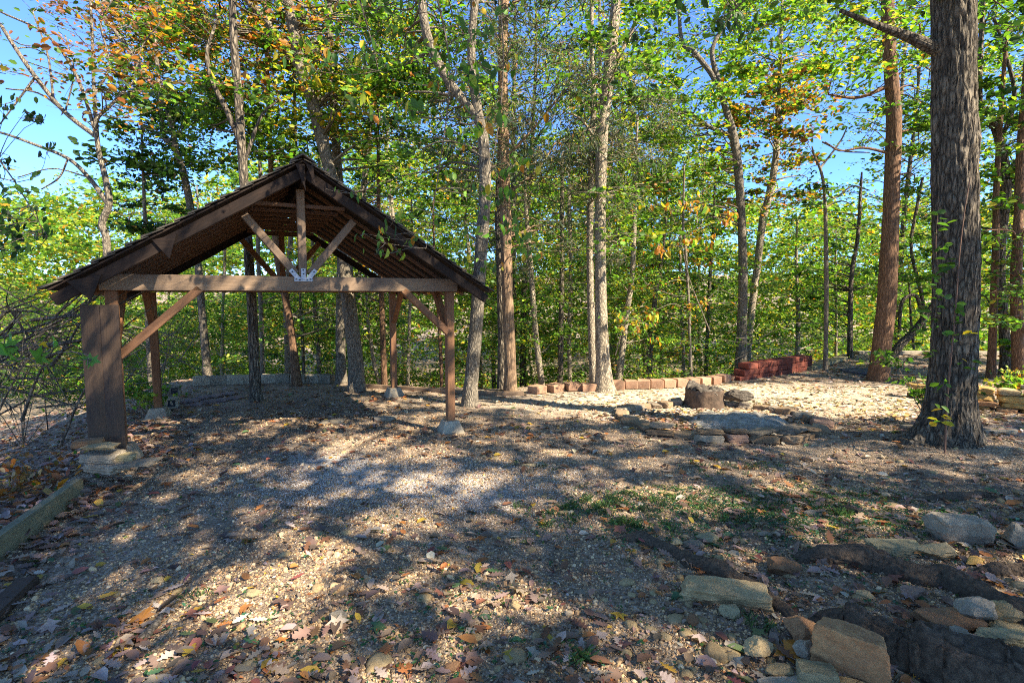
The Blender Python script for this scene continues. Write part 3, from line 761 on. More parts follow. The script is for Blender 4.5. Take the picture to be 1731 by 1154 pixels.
# ------------------------------------------------------------------ stacked stone wall at the right
def stack(name, label, x0, x1, ypx, courses, hh, mats, seed):
    a, b = G(x0, ypx[0]), G(x1, ypx[1]); root = empty(name, tuple(a), label=label, cat='stone wall')
    d = b-a; ln = np.linalg.norm(d[:2]); u = d[:2]/ln; yaw = math.atan2(u[1], u[0]); z = 0; g = random.Random(seed)
    for c in range(courses):
        h_ = hh*g.uniform(.75, 1.25); x = -g.uniform(0, .2)
        while x < ln:
            l_ = g.uniform(.22, .5); xx = x+l_/2; q = a[:2]+u*xx
            rock('stone', (q[0]-a[0], q[1]-a[1]+g.uniform(-.03, .03)+c*.02, z+h_/2-.03), (l_*.98, g.uniform(.3, .4), h_*1.08), M[g.choice(mats)], yaw+g.uniform(-.06, .06), 3, 8, seed=g.randrange(9999), parent=root, box=.78, rough=.05)
            x += l_
        z += h_*.97
    for k in range(int(ln/.35)):
        q = a[:2]+u*g.uniform(0, ln); rock('stone', (q[0]-a[0], q[1]-a[1]+g.uniform(0, .3), z+.02), (g.uniform(.2, .4), .25, .06), M[g.choice(('st_tan', 'st_grey'))], g.uniform(0, 3), 3, 8, seed=g.randrange(9999), parent=root, box=.8)
    return root
stack('dry_stone_wall', 'low stacked wall of yellow limestone at the right edge of the picture', 1650, 1800, (690, 702), 4, .11, ('st_yellow', 'st_yellow', 'st_tan', 'st_orange'), 3)
stack('dry_stone_wall', 'short stack of yellow stones just left of the great oak trunk', 1553, 1600, (672, 676), 3, .10, ('st_yellow', 'st_tan', 'st_brown'), 5)

# ------------------------------------------------------------------ fire ring
fc = G(1212, 712)
fr = empty('fire_ring', tuple(fc), label='round fire ring of rough grey stones in the clearing', cat='fire ring')
A_, B_ = 1.36, 1.12; ang = -math.pi; k = 0; g = random.Random(4)
while ang < math.pi:
    front = math.sin(ang) < -.2; l_ = g.uniform(.24, .44) if front else g.uniform(.18, .3)
    th = ang+l_/2/A_
    for lay in range(2 if front and g.random() < .65 else 1):
        rr = 1+g.uniform(-.06, .06)+(.03 if lay == 0 else -.02)
        x, y = A_*math.cos(th)*rr, B_*math.sin(th)*rr; h_ = g.uniform(.08, .14) if not lay else g.uniform(.05, .10)
        z = float(hgt(fc[0]+x, fc[1]+y))-fc[2]
        rock('stone', (x, y, z+(h_*.40 if lay == 0 else .13)), (l_*g.uniform(.95, 1.15), g.uniform(.2, .3), h_), M[g.choice(('st_ring', 'st_ring', 'st_ring_brown', 'st_grey', 'st_ring_brown', 'st_pink'))],
             math.atan2(B_*math.cos(th), -A_*math.sin(th))+g.uniform(-.35, .35), 3, 8, seed=k*7+lay, parent=fr, box=.76, tilt=(g.uniform(-.15, .15), g.uniform(-.12, .12)), rough=.07)
    ang += l_/A_*1.0; k += 1
# ash heap: fine grey bed inside
V, F = [], []
n_ = 70
xx, yy = np.meshgrid(np.linspace(-.55, 1.1, n_), np.linspace(-.85, .55, n_)); r_ = np.hypot((xx-.27)/.82, (yy+.15)/.70)+.22*vnoise(xx*2.5, yy*2.5, 0, 4)
hz = hgt(fc[0]+xx, fc[1]+yy)-fc[2]
zz = hz+.035*sm(1.0, .6, r_)-.06*sm(.8, 1.05, r_)+.09*np.exp(-((xx-.35)**2/.25+(yy+.1)**2/.12))+.025*fbm(xx*7, yy*7, 0, 2, 4)*sm(1, .7, r_)
i = np.arange(n_-1)[:, None]*n_; j = np.arange(n_-1)[None, :]
M['ash'] = stone('ash', (.16, .16, .165), (.42, .42, .43), 30, .95, (.05, .05, .05), .8)
ash = mesh_np('ash_bed', np.stack([xx, yy, zz], -1).reshape(-1, 3)+fc, np.stack([i+j, i+j+1, i+n_+j+1, i+n_+j], -1).reshape(-1, 4), M['ash'], smooth=True)
tag(ash, 'grey ash and charcoal heaped inside the stone fire ring', 'ash', kind='stuff')
# charred stump
sp_ = at(1190, 700, 8.9); sp_[2] = float(hgt(sp_[0], sp_[1]))
stp = empty('tree_stump', tuple(sp_), label='wide charred tree stump standing inside the fire ring', cat='stump')
T = Tubes(); zs = np.linspace(-.1, .33, 18)
T.add(np.stack([0*zs, 0*zs, zs], 1), np.interp(zs, [-.1, .05, .33], [.34, .31, .29]), 56, trunk_disp(5, .06, 9), cap=False); T.build('stump_side', M['char_side'], stp)
q = 40; a_ = np.linspace(0, 2*math.pi, 56, endpoint=False); rr_ = np.linspace(0, .305, 14)
RR, AA = np.meshgrid(rr_, a_); xx = RR*np.cos(AA); yy = RR*np.sin(AA); zz = .31+.07*fbm(xx*6, yy*6, 0, 3, 4)+.05*(xx < .1)-.05*sm(.28, .305, RR)
V = np.stack([xx, yy, zz], -1).reshape(-1, 3); i = np.arange(56)[:, None]*14; i2 = (np.arange(56)[:, None]+1) % 56*14; j = np.arange(13)[None, :]
mesh_np('charred_top', V, np.stack([i+j, i+j+1, i2+j+1, i2+j], -1).reshape(-1, 4), M['charcoal'], stp)
rock('burnt_log', tuple(at(1243, 690, 8.75)*[1, 1, 0]+np.array([0, 0, .24])), (.62, .36, .26), M['charcoal'], .3, 4, 8, seed=8, rough=.16, label='charred grey lump of log against the right side of the stump', cat='burnt log')

# ------------------------------------------------------------------ loose rocks
ROCKS = [
 (1225, 1000, 137, 44, .5, 'st_tan', 'long tan slab of stone lying nearest the picture centre', -.22, .74),
 (1352, 1062, 64, 58, .8, 'st_brown', 'rounded rough brown stone beside the thick root', .3, 0),
 (1437, 1118, 98, 84, .45, 'st_orange', 'big flat orange tan stone tilted up against the root', -.7, .72),
 (1322, 958, 50, 36, .8, 'st_brown', 'dark brown squarish stone at the tip of the middle root', .2, 0),
 (1622, 900, 76, 50, .5, 'st_grey', 'large grey block of stone on the right below the great oak', .1, .72),
 (1513, 925, 84, 26, .7, 'st_green', 'flat grey green stone with yellow edge beyond the middle root', -.05, .8),
 (1438, 932, 92, 20, .7, 'st_pink', 'thin pinkish slab lying along the top of the middle root', -.05, .74),
 (1585, 930, 60, 34, .7, 'st_tan', 'tan lumpy stone in front of the large grey block', .2, 0),
 (1640, 1035, 56, 46, .8, 'st_grey', 'rounded grey stone between two roots at lower right', .2, 0),
 (1694, 1038, 52, 38, .8, 'st_tan', 'pale brown stone right of the rounded grey stone', .2, 0),
 (1605, 1052, 76, 34, .7, 'st_brown', 'purple brown wedge of stone left of the rounded grey stone', .1, .8),
 (1622, 1080, 38, 34, .9, 'st_grey', 'small grey white stone below the purple brown wedge', .5, 0),
 (1706, 1085, 78, 38, .7, 'st_green', 'pale green stone at the right edge', .1, 0),
 (1655, 1092, 66, 26, .7, 'st_pink', 'flat pinkish grey stone just left of the pale green one', -.3, .8),
 (1380, 1146, 58, 44, .7, 'st_green', 'pale greenish block at the bottom edge below the orange leaf', -.2, .72),
 (1325, 1136, 50, 34, .7, 'st_tan', 'tan stone at the bottom edge left of the pale greenish block', .3, 0),
 (1438, 1162, 66, 30, .9, 'st_tan', 'cream pitted stone cut by the bottom edge', .1, 0),
 (1322, 1160, 74, 26, .7, 'st_grey', 'grey flat stone cut by the bottom edge', .1, .8),
 (1285, 1095, 58, 40, .7, 'st_tan', 'rough pale tan stone left of the orange maple leaf', .4, 0),
 (1235, 1030, 36, 30, .8, 'st_green', 'small pale stone below the long tan slab', .4, 0),
 (1170, 1048, 24, 22, .8, 'st_brown', 'small brown stone left of the pale one under the slab', .1, 0),
 (1360, 1104, 34, 38, .9, 'st_grey', 'dark grey stone wedged between the brown and the orange tan stones', .5, 0),
 (1374, 866, 34, 15, .7, 'st_grey', 'small grey stone in the green plants', .3, 0),
 (1303, 902, 38, 14, .7, 'st_grey', 'flat grey stone left of the brown leaf clump', .1, 0),
 (1197, 908, 34, 18, .7, 'st_green', 'flat greenish stone at the head of the left root', .5, .8),
 (1172, 920, 36, 14, .7, 'st_grey', 'thin grey slate at the head of the left root', .1, .8),
 (1143, 916, 26, 16, .7, 'st_green', 'pale squat stone left of the thin slate', .3, 0),
 (1722, 912, 44, 40, .7, 'st_grey', 'grey rock cut by the right edge of the picture', .3, 0),
 (1648, 948, 36, 15, .7, 'st_yellow', 'small yellow stone right of the tan lumpy stone', .3, 0),
 (1460, 1005, 30, 16, .7, 'st_tan', 'tan stone half sunk between the two long roots', .3, 0),
 (1540, 1000, 40, 20, .7, 'st_pink', 'grey pink stone lying on the middle root edge', .3, 0),
 (1712, 1060, 60, 20, .7, 'st_tan', 'flat tan stone above the pale green stone', .1, 0),
 (425, 1002, 34, 16, .6, 'st_green', 'pale green stone on the gravel left of centre', .3, 0),
 (268, 980, 18, 12, .7, 'st_tan', 'small tan pebble stone in the leaves on the left', .3, 0),
 (868, 1022, 26, 18, .8, 'st_tan', 'small round tan stone near the picture centre', .3, 0),
 (980, 1000, 18, 12, .8, 'st_grey', 'small pale stone right of the centre leaves', .3, 0),
 (955, 865, 24, 9, .8, 'st_tan', 'thin tan stone among the grass left of the roots', .3, 0),
 (570, 1045, 30, 24, .6, 'st_grey', 'dark grey stone left of the yellow leaf', .3, 0),
 (766, 1125, 34, 20, .6, 'st_brown', 'brown stone low in the centre foreground', .3, 0),
 (895, 785, 30, 10, .7, 'st_tan', 'thin tan stone in front of the pavilion corner', .1, 0),
 (1130, 832, 36, 12, .7, 'st_tan', 'pale tan stone in the sun spot left of the plants', .1, 0),
 (1545, 722, 34, 12, .7, 'st_grey', 'pale flat stone left of the great oak foot', .1, .8),
 (1690, 730, 50, 10, .7, 'st_grey', 'pale flat stone right of the great oak foot', .1, .8),
]
def size_m(px, p): return px*float(np.linalg.norm(p-np.array([0, 0, EYE])))/FPX
for k, (x, y, wp, hp, dpt, mt, lb, rz, bx) in enumerate(ROCKS):
    p = G(x, y+hp*.25); wm = size_m(wp, p); hm = size_m(hp, p)
    dep = min(wm*dpt, hm*1.25); hz = max(hm*.5, (hm-dep*.42))
    rock('rock', (p[0], p[1], p[2]+hz*.38), (wm*.97, dep*1.0, hz*1.2), M[mt], rz, 5 if wp > 60 else 4, 11, seed=k*13+1, box=bx, rough=.07 if bx else .10, label=lb, cat='stone')
# the flat stones heaped at the foot of the board
for k, (x, y, wp, hm, up, mt, lb) in enumerate(((182, 782, 78, .10, .00, 'st_grey', 'lowest broad grey stone of the heap under the brown board'), (176, 765, 72, .10, .10, 'st_grey', 'rounded grey stone in the middle of the heap under the board'),
        (172, 748, 62, .05, .21, 'st_tan', 'thin pale slab on top of the heap under the board'), (208, 768, 50, .10, .06, 'st_green', 'pale tan stone at the right of the heap under the board'), (228, 776, 80, .04, .0, 'st_grey', 'flat slab jutting right from the heap under the board'), (150, 742, 50, .08, .22, 'st_brown', 'dark brown stone behind the heap under the board'))):
    p = at(x, y, 5.05); p[2] = float(hgt(p[0], p[1]))+up*.45+.04 if k else float(hgt(p[0], p[1]))
    p = at(x, y+6, 5.0+.05*(k % 2)); wm = size_m(wp, p)*.74; hm = hm*.8
    rock('rock', tuple(p), (wm, wm*.6, hm*1.25), M[mt], .15*(k-2), 4, 9, seed=300+k, box=.76, rough=.07, label=lb, cat='stone')
# small stones scattered on the forest floor, one stuff object
Sv, Sf, sn = [], [], 0; V0, F0 = ico(2)
for k in range(420):
    if k < 260: px, py = rnd.uniform(1050, 1760), rnd.uniform(790, 1154)
    else: px, py = rnd.uniform(0, 1731), rnd.uniform(720, 1154)
    p = G(px, py); s = rnd.uniform(.012, .045)*(1 if k % 9 else 1.6); q = V0*(1+.22*fbm(V0[:, 0]*1.5+k, V0[:, 1]*1.5, V0[:, 2]*1.5, k, 2))[:, None]*np.array([s, s*rnd.uniform(.6, 1), s*rnd.uniform(.4, .7)])
    a = rnd.uniform(0, 6.3); q = q @ np.array([[math.cos(a), math.sin(a), 0], [-math.sin(a), math.cos(a), 0], [0, 0, 1]])
    Sv.append(q+p); Sf.append(F0+sn); sn += len(V0)
tag(mesh_np('loose_stones', np.concatenate(Sv), np.concatenate(Sf), M['st_tan']), 'small loose stones scattered over the forest floor', 'stones', kind='stuff')

# ------------------------------------------------------------------ roots
def root_obj(pts, label, seed):
    P = [G(x, y) for x, y, w_ in pts]; rd_ = [size_m(w_, p)*.40 for p, (_, _, w_) in zip(P, pts)]
    for p, r_ in zip(P, rd_): p[2] = p[2]+r_*.10
    P[0][2] -= rd_[0]*1.0; n = 200; Q = spline(P, n); q = np.interp(np.linspace(0, len(P)-1, n), range(len(P)), rd_)
    u_ = np.linspace(0, len(P)*.45, n)
    Q[:, :2] += .035*np.stack([fbm(u_*2, 0, 0, seed, 3), fbm(u_*2, 5, 0, seed, 3)], 1); Q[:, 2] += .02*fbm(u_*2.5, 9, 0, seed, 2)
    q = q*(1+.22*fbm(u_*2.2, 3, 0, seed, 3))
    def dsp(i, th, PP, Rd):
        uu = u_[:, None]*(1/.45)*.5+0*th; x, y = np.cos(th), np.sin(th)
        pl = 1-2*np.abs(vnoise(x*2.6+uu*1.2, y*2.6, uu*5.5, seed+4)); p2 = 1-2*np.abs(vnoise(x*6, y*6, uu*16, seed+6))
        return 1+.13*fbm(x*1.1, y*1.1, uu*3, seed, 4)+.09*pl+.07*p2+.04*fbm(x*9, y*9, uu*30, seed+9, 2)
    T = Tubes(); T.add(Q, q, 64, dsp); o = T.build('tree_root', M['root'], smooth=False); return tag(o, label, 'tree root')
root_obj([(1035, 908, 8), (1085, 918, 26), (1150, 945, 30), (1215, 975, 34), (1290, 1010, 30), (1345, 1045, 22), (1385, 1070, 10)], 'dark root running from the plants down to the long tan slab', 1)
root_obj([(1340, 945, 16), (1390, 948, 38), (1460, 955, 48), (1540, 972, 50), (1620, 1000, 50), (1731, 1045, 54), (1860, 1090, 60)], 'long dark middle root crossing the lower right foreground', 2)
root_obj([(1370, 1050, 20), (1430, 1072, 58), (1510, 1105, 84), (1600, 1135, 90), (1731, 1160, 96), (1900, 1190, 100)], 'thickest dark root along the bottom right corner', 3)
root_obj([(1640, 975, 10), (1680, 968, 26), (1731, 968, 34), (1840, 975, 40)], 'short dark root entering from the right edge', 4)
root_obj([(1405, 855, 5), (1440, 865, 14), (1460, 878, 8)], 'small root stub among the green plants', 5)
root_obj([(1500, 842, 5), (1545, 846, 12), (1600, 842, 14), (1650, 838, 12), (1690, 846, 5)], 'thin root in the leaves below the great oak', 6)

# ------------------------------------------------------------------ trees of the clearing
def cr(x0, x1, y0, y1, n, pal, **k): return dict(x=(x0, x1), y=(y0, y1), n=n, pal=pal, **k)
make_tree('oak_tree', 'great dark oak with deeply furrowed bark and flared base in the right foreground', 6.35,
    [(1598, 774, 126), (1602, 740, 104), (1606, 690, 84), (1611, 600, 77), (1614, 450, 75), (1613, 250, 72), (1612, 0, 68), (1612, -160, 64)], M['bark_dark'],
    [cr(1655, 1760, -60, 60, 7, 'dark', s=.10, lv=50, d=(-.5, 1.5)), cr(1380, 1560, -70, 15, 7, 'green', s=.10, lv=45, d=(.0, 2))],
    forks=[[(1606, 90, 26), (1575, 80, 20), (1535, 62, 15), (1480, 42, 10), (1420, 18, 6)]], k=120, rings=260, amp=.06, ridges=17, flare=1.25)
make_tree('leaning_tree', 'reddish brown trunk leaning right between the red wall and the great oak', 11.7,
    [(1484, 642, 36), (1490, 590, 33), (1498, 520, 32), (1503, 430, 31), (1507, 330, 27), (1511, 200, 25), (1503, 80, 22), (1500, -60, 20)], M['bark_red'],
    [cr(1400, 1600, 0, 130, 26, 'bright', s=.11, lv=80, d=(-2, 2.5)), cr(1525, 1590, 120, 330, 10, 'green', s=.11, d=(0, 2)), cr(1410, 1500, 170, 240, 4, 'green', s=.10, lv=40)],
    forks=[[(1506, 260, 5), (1460, 250, 4), (1420, 255, 3), (1395, 240, 2)], [(1504, 145, 7), (1450, 165, 5), (1400, 160, 3)]], k=40, rings=110, amp=.05, ridges=11)
make_tree('oak_tree', 'sunlit pale trunk rising from behind the block row right of the picture centre', 10.5,
    [(1022, 664, 34), (1020, 630, 25), (1017, 560, 21), (1015, 450, 18), (1015, 330, 18), (1018, 230, 19), (1028, 130, 18), (1038, 40, 16), (1045, -60, 14)], M['bark_pale'],
    [cr(980, 1150, -20, 200, 26, 'green', s=.10, lv=80), cr(1020, 1120, 260, 420, 10, 'bright', s=.10, lv=60, d=(-.6, 1))],
    forks=[[(1030, 120, 8), (1060, 70, 7), (1085, 10, 5)], [(1018, 250, 5), (985, 205, 4), (960, 190, 3)]], k=36, rings=110, amp=.06, ridges=10)
make_tree('slim_tree', 'slim pale trunk standing close to the left of the sunlit oak', 11.5,
    [(1004, 652, 13), (1000, 560, 12), (997, 440, 11), (999, 300, 10), (1003, 180, 9), (1000, 60, 7)], M['bark_pale'],
    [cr(940, 1140, 90, 330, 40, 'cedar', s=.13, lv=150, shape='needle', r=.5), cr(930, 1060, 300, 480, 14, 'cedar', s=.12, lv=110, shape='needle', r=.4, d=(0, 2))], k=14, rings=50)
make_tree('cedar_tree', 'tall cedar with pale stringy reddish bark just right of the pavilion', 10.4,
    [(863, 668, 20), (862, 600, 18), (858, 500, 18), (855, 380, 18), (852, 250, 17), (850, 120, 15), (853, 0, 13), (853, -80, 12)], M['bark_cedar'],
    [cr(760, 1000, -30, 300, 58, 'cedar', s=.13, lv=160, shape='needle', r=.5), cr(880, 1000, 250, 450, 14, 'cedar', s=.12, lv=110, shape='needle', r=.42)],
    forks=[[(852, 270, 5), (900, 220, 4), (960, 150, 3), (1010, 130, 2)], [(855, 330, 5), (905, 290, 4), (940, 240, 2)], [(852, 180, 5), (800, 150, 3), (760, 150, 2)]], k=30, rings=100, amp=.06, ridges=14)
make_tree('cedar_tree', 'darker cedar trunk pressed against the left side of the pale cedar', 10.8,
    [(849, 664, 15), (848, 560, 13), (845, 450, 12), (842, 350, 10), (845, 240, 8)], M['bark_dark'],
    [cr(770, 900, 300, 460, 10, 'cedar', s=.12, lv=90, shape='needle')], k=14, rings=50)
make_tree('forked_tree', 'grey trunk leaning left at its foot and forking high up right of the pavilion', 8.9,
    [(793, 694, 27), (796, 650, 23), (804, 560, 21), (812, 440, 20), (820, 330, 19), (817, 240, 18), (806, 180, 15), (797, 90, 13), (803, 0, 12), (803, -60, 11)], M['bark_grey'],
    [cr(560, 930, -40, 130, 40, 'green', s=.10, lv=70, d=(.15, 3)), cr(640, 830, 120, 330, 26, 'green', s=.10, lv=65, d=(.15, 3))],
    forks=[[(806, 195, 14), (775, 160, 15), (745, 115, 15), (722, 60, 15), (713, 0, 14), (711, -50, 12)]], k=32, rings=100, amp=.06, ridges=9)
make_tree('forked_tree', 'big grey trunk behind the pavilion forking above its ridge', 10.5,
    [(604, 664, 27), (600, 600, 24), (591, 520, 23), (583, 440, 23), (570, 340, 21), (548, 250, 20), (528, 170, 20), (510, 120, 19), (497, 60, 17), (487, 0, 16), (485, -60, 14)], M['bark_grey'],
    [cr(430, 760, -40, 130, 50, 'gold', s=.10, lv=75, d=(.15, 3)), cr(500, 770, 120, 330, 44, 'green', s=.10, lv=75, d=(.15, 3)), cr(560, 680, 40, 200, 16, 'gold', s=.10)],
    forks=[[(508, 118, 13), (478, 75, 13), (450, 35, 12), (418, 0, 11), (405, -40, 9)]], k=32, rings=100, amp=.06, ridges=9)
make_tree('straight_tree', 'straight grey trunk close behind the left of the big forked one', 11.3,
    [(578, 652, 18), (576, 600, 16), (577, 500, 16), (578, 430, 16), (574, 330, 15), (566, 220, 13), (560, 100, 12)], M['bark_grey'],
    [cr(480, 640, 60, 240, 22, 'yellowgreen', s=.10), cr(590, 780, 340, 480, 14, 'green', s=.09, d=(0, 2))], k=20, rings=60)
make_tree('dark_tree', 'dark straight trunk seen through the pavilion left of its centre', 9.45,
    [(433, 681, 21), (430, 620, 18), (427, 540, 17), (423, 470, 16), (414, 330, 15), (407, 230, 15), (403, 160, 14), (396, 80, 13), (392, -20, 12)], M['bark_dark'],
    [cr(270, 540, -40, 160, 75, 'orange', s=.10, lv=70, d=(.15, 3)), cr(330, 480, 140, 280, 34, 'green', s=.10, d=(.1, 2.5))],
    forks=[[(410, 250, 10), (385, 190, 9), (360, 140, 7), (350, 90, 6), (365, 40, 4)], [(412, 280, 6), (440, 200, 5), (470, 170, 3)]], k=30, rings=80, amp=.05)
make_tree('slim_tree', 'thin dark trunk half hidden behind the dark straight one', 12.2,
    [(444, 652, 9), (443, 590, 8), (441, 520, 8), (436, 420, 7), (440, 300, 6)], M['bark_thin'],
    [cr(400, 500, 480, 610, 8, 'bright', s=.08)], k=8, rings=20)
make_tree('leaning_tree', 'reddish trunk leaning left behind the king post', 11.2,
    [(502, 648, 16), (497, 600, 14), (489, 540, 13), (481, 495, 12), (468, 430, 11), (460, 330, 9), (455, 200, 8)], M['bark_red'],
    [cr(420, 520, 200, 330, 12, 'green', s=.09)], k=18, rings=50)
make_tree('slim_tree', 'grey trunk standing behind the reddish leaning one', 12.4,
    [(487, 642, 11), (486, 590, 10), (484, 520, 10), (490, 420, 8), (500, 300, 7)], M['bark_thin'], [cr(470, 600, 490, 600, 8, 'bright', s=.08)], k=10, rings=24)
make_tree('slim_tree', 'grey leaning trunk left of the pavilion ridge rising behind the concrete blocks', 12.4,
    [(352, 645, 16), (347, 590, 14), (341, 520, 13), (333, 430, 12), (322, 350, 12), (308, 285, 12), (292, 240, 11), (275, 215, 8)], M['bark_grey'],
    [cr(170, 420, -40, 170, 85, 'rust', s=.10, lv=75, d=(.15, 3)), cr(230, 400, 150, 290, 36, 'green', s=.10, lv=75, d=(-.5, 2.5))],
    forks=[[(300, 260, 9), (280, 180, 8), (240, 120, 7), (200, 60, 6), (160, 10, 5)], [(292, 245, 6), (262, 225, 5), (240, 215, 3)]], k=18, rings=60)
make_tree('dark_crowned_tree', 'small dark green tree left of the pavilion roof against the sky', 12.5,
    [(247, 480, 8), (246, 400, 7), (243, 320, 6), (240, 240, 4), (238, 190, 3)], M['bark_thin'],
    [cr(185, 310, 165, 420, 42, 'dark', s=.11, lv=85, r=.40, d=(-.8, .8))], k=8, rings=30, top=.3)
make_tree('bare_tree', 'bare crooked tree with sparse pinkish leaves at the upper left', 9.0,
    [(182, 440, 14), (179, 400, 13), (172, 378, 13), (184, 345, 12), (180, 310, 11), (166, 250, 9), (162, 200, 8), (158, 130, 6), (155, 40, 5), (150, -40, 4)], M['bark_grey'],
    [cr(0, 250, -30, 130, 30, [(3, (.28, .12, .09)), (2, gR), (3, gM), (1, gO)], s=.09, lv=28), cr(150, 250, 100, 210, 14, 'rust', s=.09, lv=34)],
    forks=[[(183, 345, 9), (150, 300, 7), (115, 268, 6), (60, 245, 5), (0, 224, 4), (-50, 215, 3)], [(164, 232, 8), (110, 190, 7), (60, 130, 7), (25, 80, 6), (0, 40, 5)],
           [(163, 200, 6), (190, 175, 5), (225, 140, 4), (262, 130, 3), (300, 115, 2)], [(162, 225, 6), (130, 130, 5), (80, 60, 4), (0, 20, 3)], [(160, 160, 4), (185, 110, 3), (170, 40, 3), (190, 0, 2)],
           [(90, 165, 4), (80, 90, 3), (55, 20, 2)], [(60, 130, 4), (30, 170, 3), (0, 210, 2)], [(115, 268, 3), (100, 300, 3), (70, 320, 2)], [(130, 210, 3), (70, 160, 3), (10, 150, 2)],
           [(110, 190, 3), (125, 120, 2), (110, 60, 2)], [(150, 300, 3), (90, 285, 2), (30, 300, 2)], [(225, 140, 3), (240, 80, 2), (270, 40, 2)]], k=12, rings=60, top=.6)
make_tree('forked_tree', 'dark trunk behind the red wall forking into two pale limbs', 13.9,
    [(1253, 612, 20), (1254, 560, 17), (1256, 470, 15), (1254, 380, 14), (1249, 300, 14), (1242, 240, 14), (1230, 190, 9), (1205, 130, 8), (1175, 90, 8), (1150, 55, 6)], M['bark_grey'],
    [cr(1100, 1260, -30, 230, 44, 'bright', s=.12, lv=80, d=(-1.5, 2.5)), cr(1060, 1240, 200, 400, 40, 'bright', s=.12, lv=70, d=(-1.5, 2.5))],
    forks=[[(1242, 240, 11), (1228, 190, 10), (1212, 130, 9), (1205, 80, 7), (1240, 20, 5)], [(1242, 232, 7), (1200, 215, 6), (1165, 190, 5), (1130, 200, 3)]], k=22, rings=70)
make_tree('pale_tree', 'pale leaning trunk with orange brown leaves right of the dark forked one', 16.5,
    [(1264, 600, 11), (1270, 530, 12), (1280, 450, 12), (1290, 370, 13), (1300, 330, 12), (1312, 260, 11), (1316, 160, 8)], M['bark_pale'],
    [cr(1235, 1400, 110, 350, 66, 'orange', s=.14, lv=75, d=(-2, 2.5)), cr(1220, 1420, -40, 130, 50, 'bright', s=.14, lv=70, d=(-2, 2.5))], k=14, rings=50)
make_tree('sapling', 'thin dark sapling with a few leaf sprays against the sky gap', 13.0,
    [(1396, 622, 9), (1396, 560, 8), (1397, 470, 8), (1396, 400, 7), (1394, 330, 6), (1388, 290, 5), (1376, 262, 4)], M['bark_thin'],
    [cr(1345, 1400, 290, 360, 7, 'dark', s=.11, lv=30, r=.3), ],
    forks=[[(1392, 315, 4), (1410, 335, 3), (1440, 315, 3), (1470, 322, 2)], [(1386, 285, 4), (1420, 240, 3), (1432, 215, 2)], [(1390, 240, 3), (1425, 255, 3), (1470, 258, 2)], [(1396, 350, 3), (1420, 340, 2), (1440, 345, 2)]], k=8, rings=30, top=.2)
make_tree('slim_tree', 'dark trunk at the far edge left of the leaning reddish tree', 16.0,
    [(1437, 598, 10), (1437, 540, 9), (1440, 460, 8), (1450, 400, 7), (1455, 320, 5)], M['bark_dark'],
    [cr(1330, 1490, 370, 560, 44, 'green', s=.12, lv=70, d=(-.5, 2.5))], k=8, rings=24, top=.5)
make_tree('fallen_tree', 'dark fallen trunk leaning up to the right behind the great oak', 15.0,
    [(1503, 612, 17), (1520, 585, 16), (1545, 560, 14), (1572, 524, 12), (1590, 500, 10)], M['bark_dark'],
    [cr(1510, 1590, 360, 560, 24, 'green', s=.11, lv=60)],
    forks=[[(1560, 535, 7), (1548, 500, 6), (1525, 510, 6), (1520, 560, 5)], [(1562, 560, 6), (1558, 500, 6), (1540, 420, 5), (1550, 350, 5), (1560, 300, 4)], [(1545, 590, 4), (1540, 540, 4), (1537, 480, 3)]], k=12, rings=30, top=.2)
make_tree('broad_tree', 'broad crooked tree with heavy limbs at the upper right edge', 12.5,
    [(1700, 612, 20), (1696, 540, 18), (1690, 440, 18), (1697, 350, 20), (1700, 300, 20), (1690, 240, 16), (1672, 190, 14), (1655, 160, 11)], M['bark_dark'],
    [cr(1640, 1790, -30, 300, 70, 'green', s=.11, lv=75, d=(-1.5, 2.5)), cr(1640, 1790, 300, 600, 55, 'bright', s=.11, lv=70, d=(-1, 2.5))],
    forks=[[(1700, 300, 14), (1725, 270, 14), (1760, 240, 12)], [(1690, 240, 7), (1715, 170, 6), (1700, 90, 5), (1680, 30, 4)]], k=22, rings=60)
make_tree('slim_tree', 'brown trunk seen between the great oak and the right edge', 12.0,
    [(1676, 632, 17), (1678, 560, 15), (1682, 460, 14), (1684, 370, 13), (1686, 280, 10)], M['bark_red'], [], k=14, rings=40)
make_tree('slim_tree', 'brown trunk cut by the right edge above the stone wall', 11.6,
    [(1722, 636, 24), (1720, 560, 22), (1718, 460, 20), (1722, 360, 17), (1726, 240, 14)], M['bark_red'],
    [cr(1655, 1760, 380, 560, 14, 'green', s=.10, lv=60, d=(-1.5, 0))], k=16, rings=40)
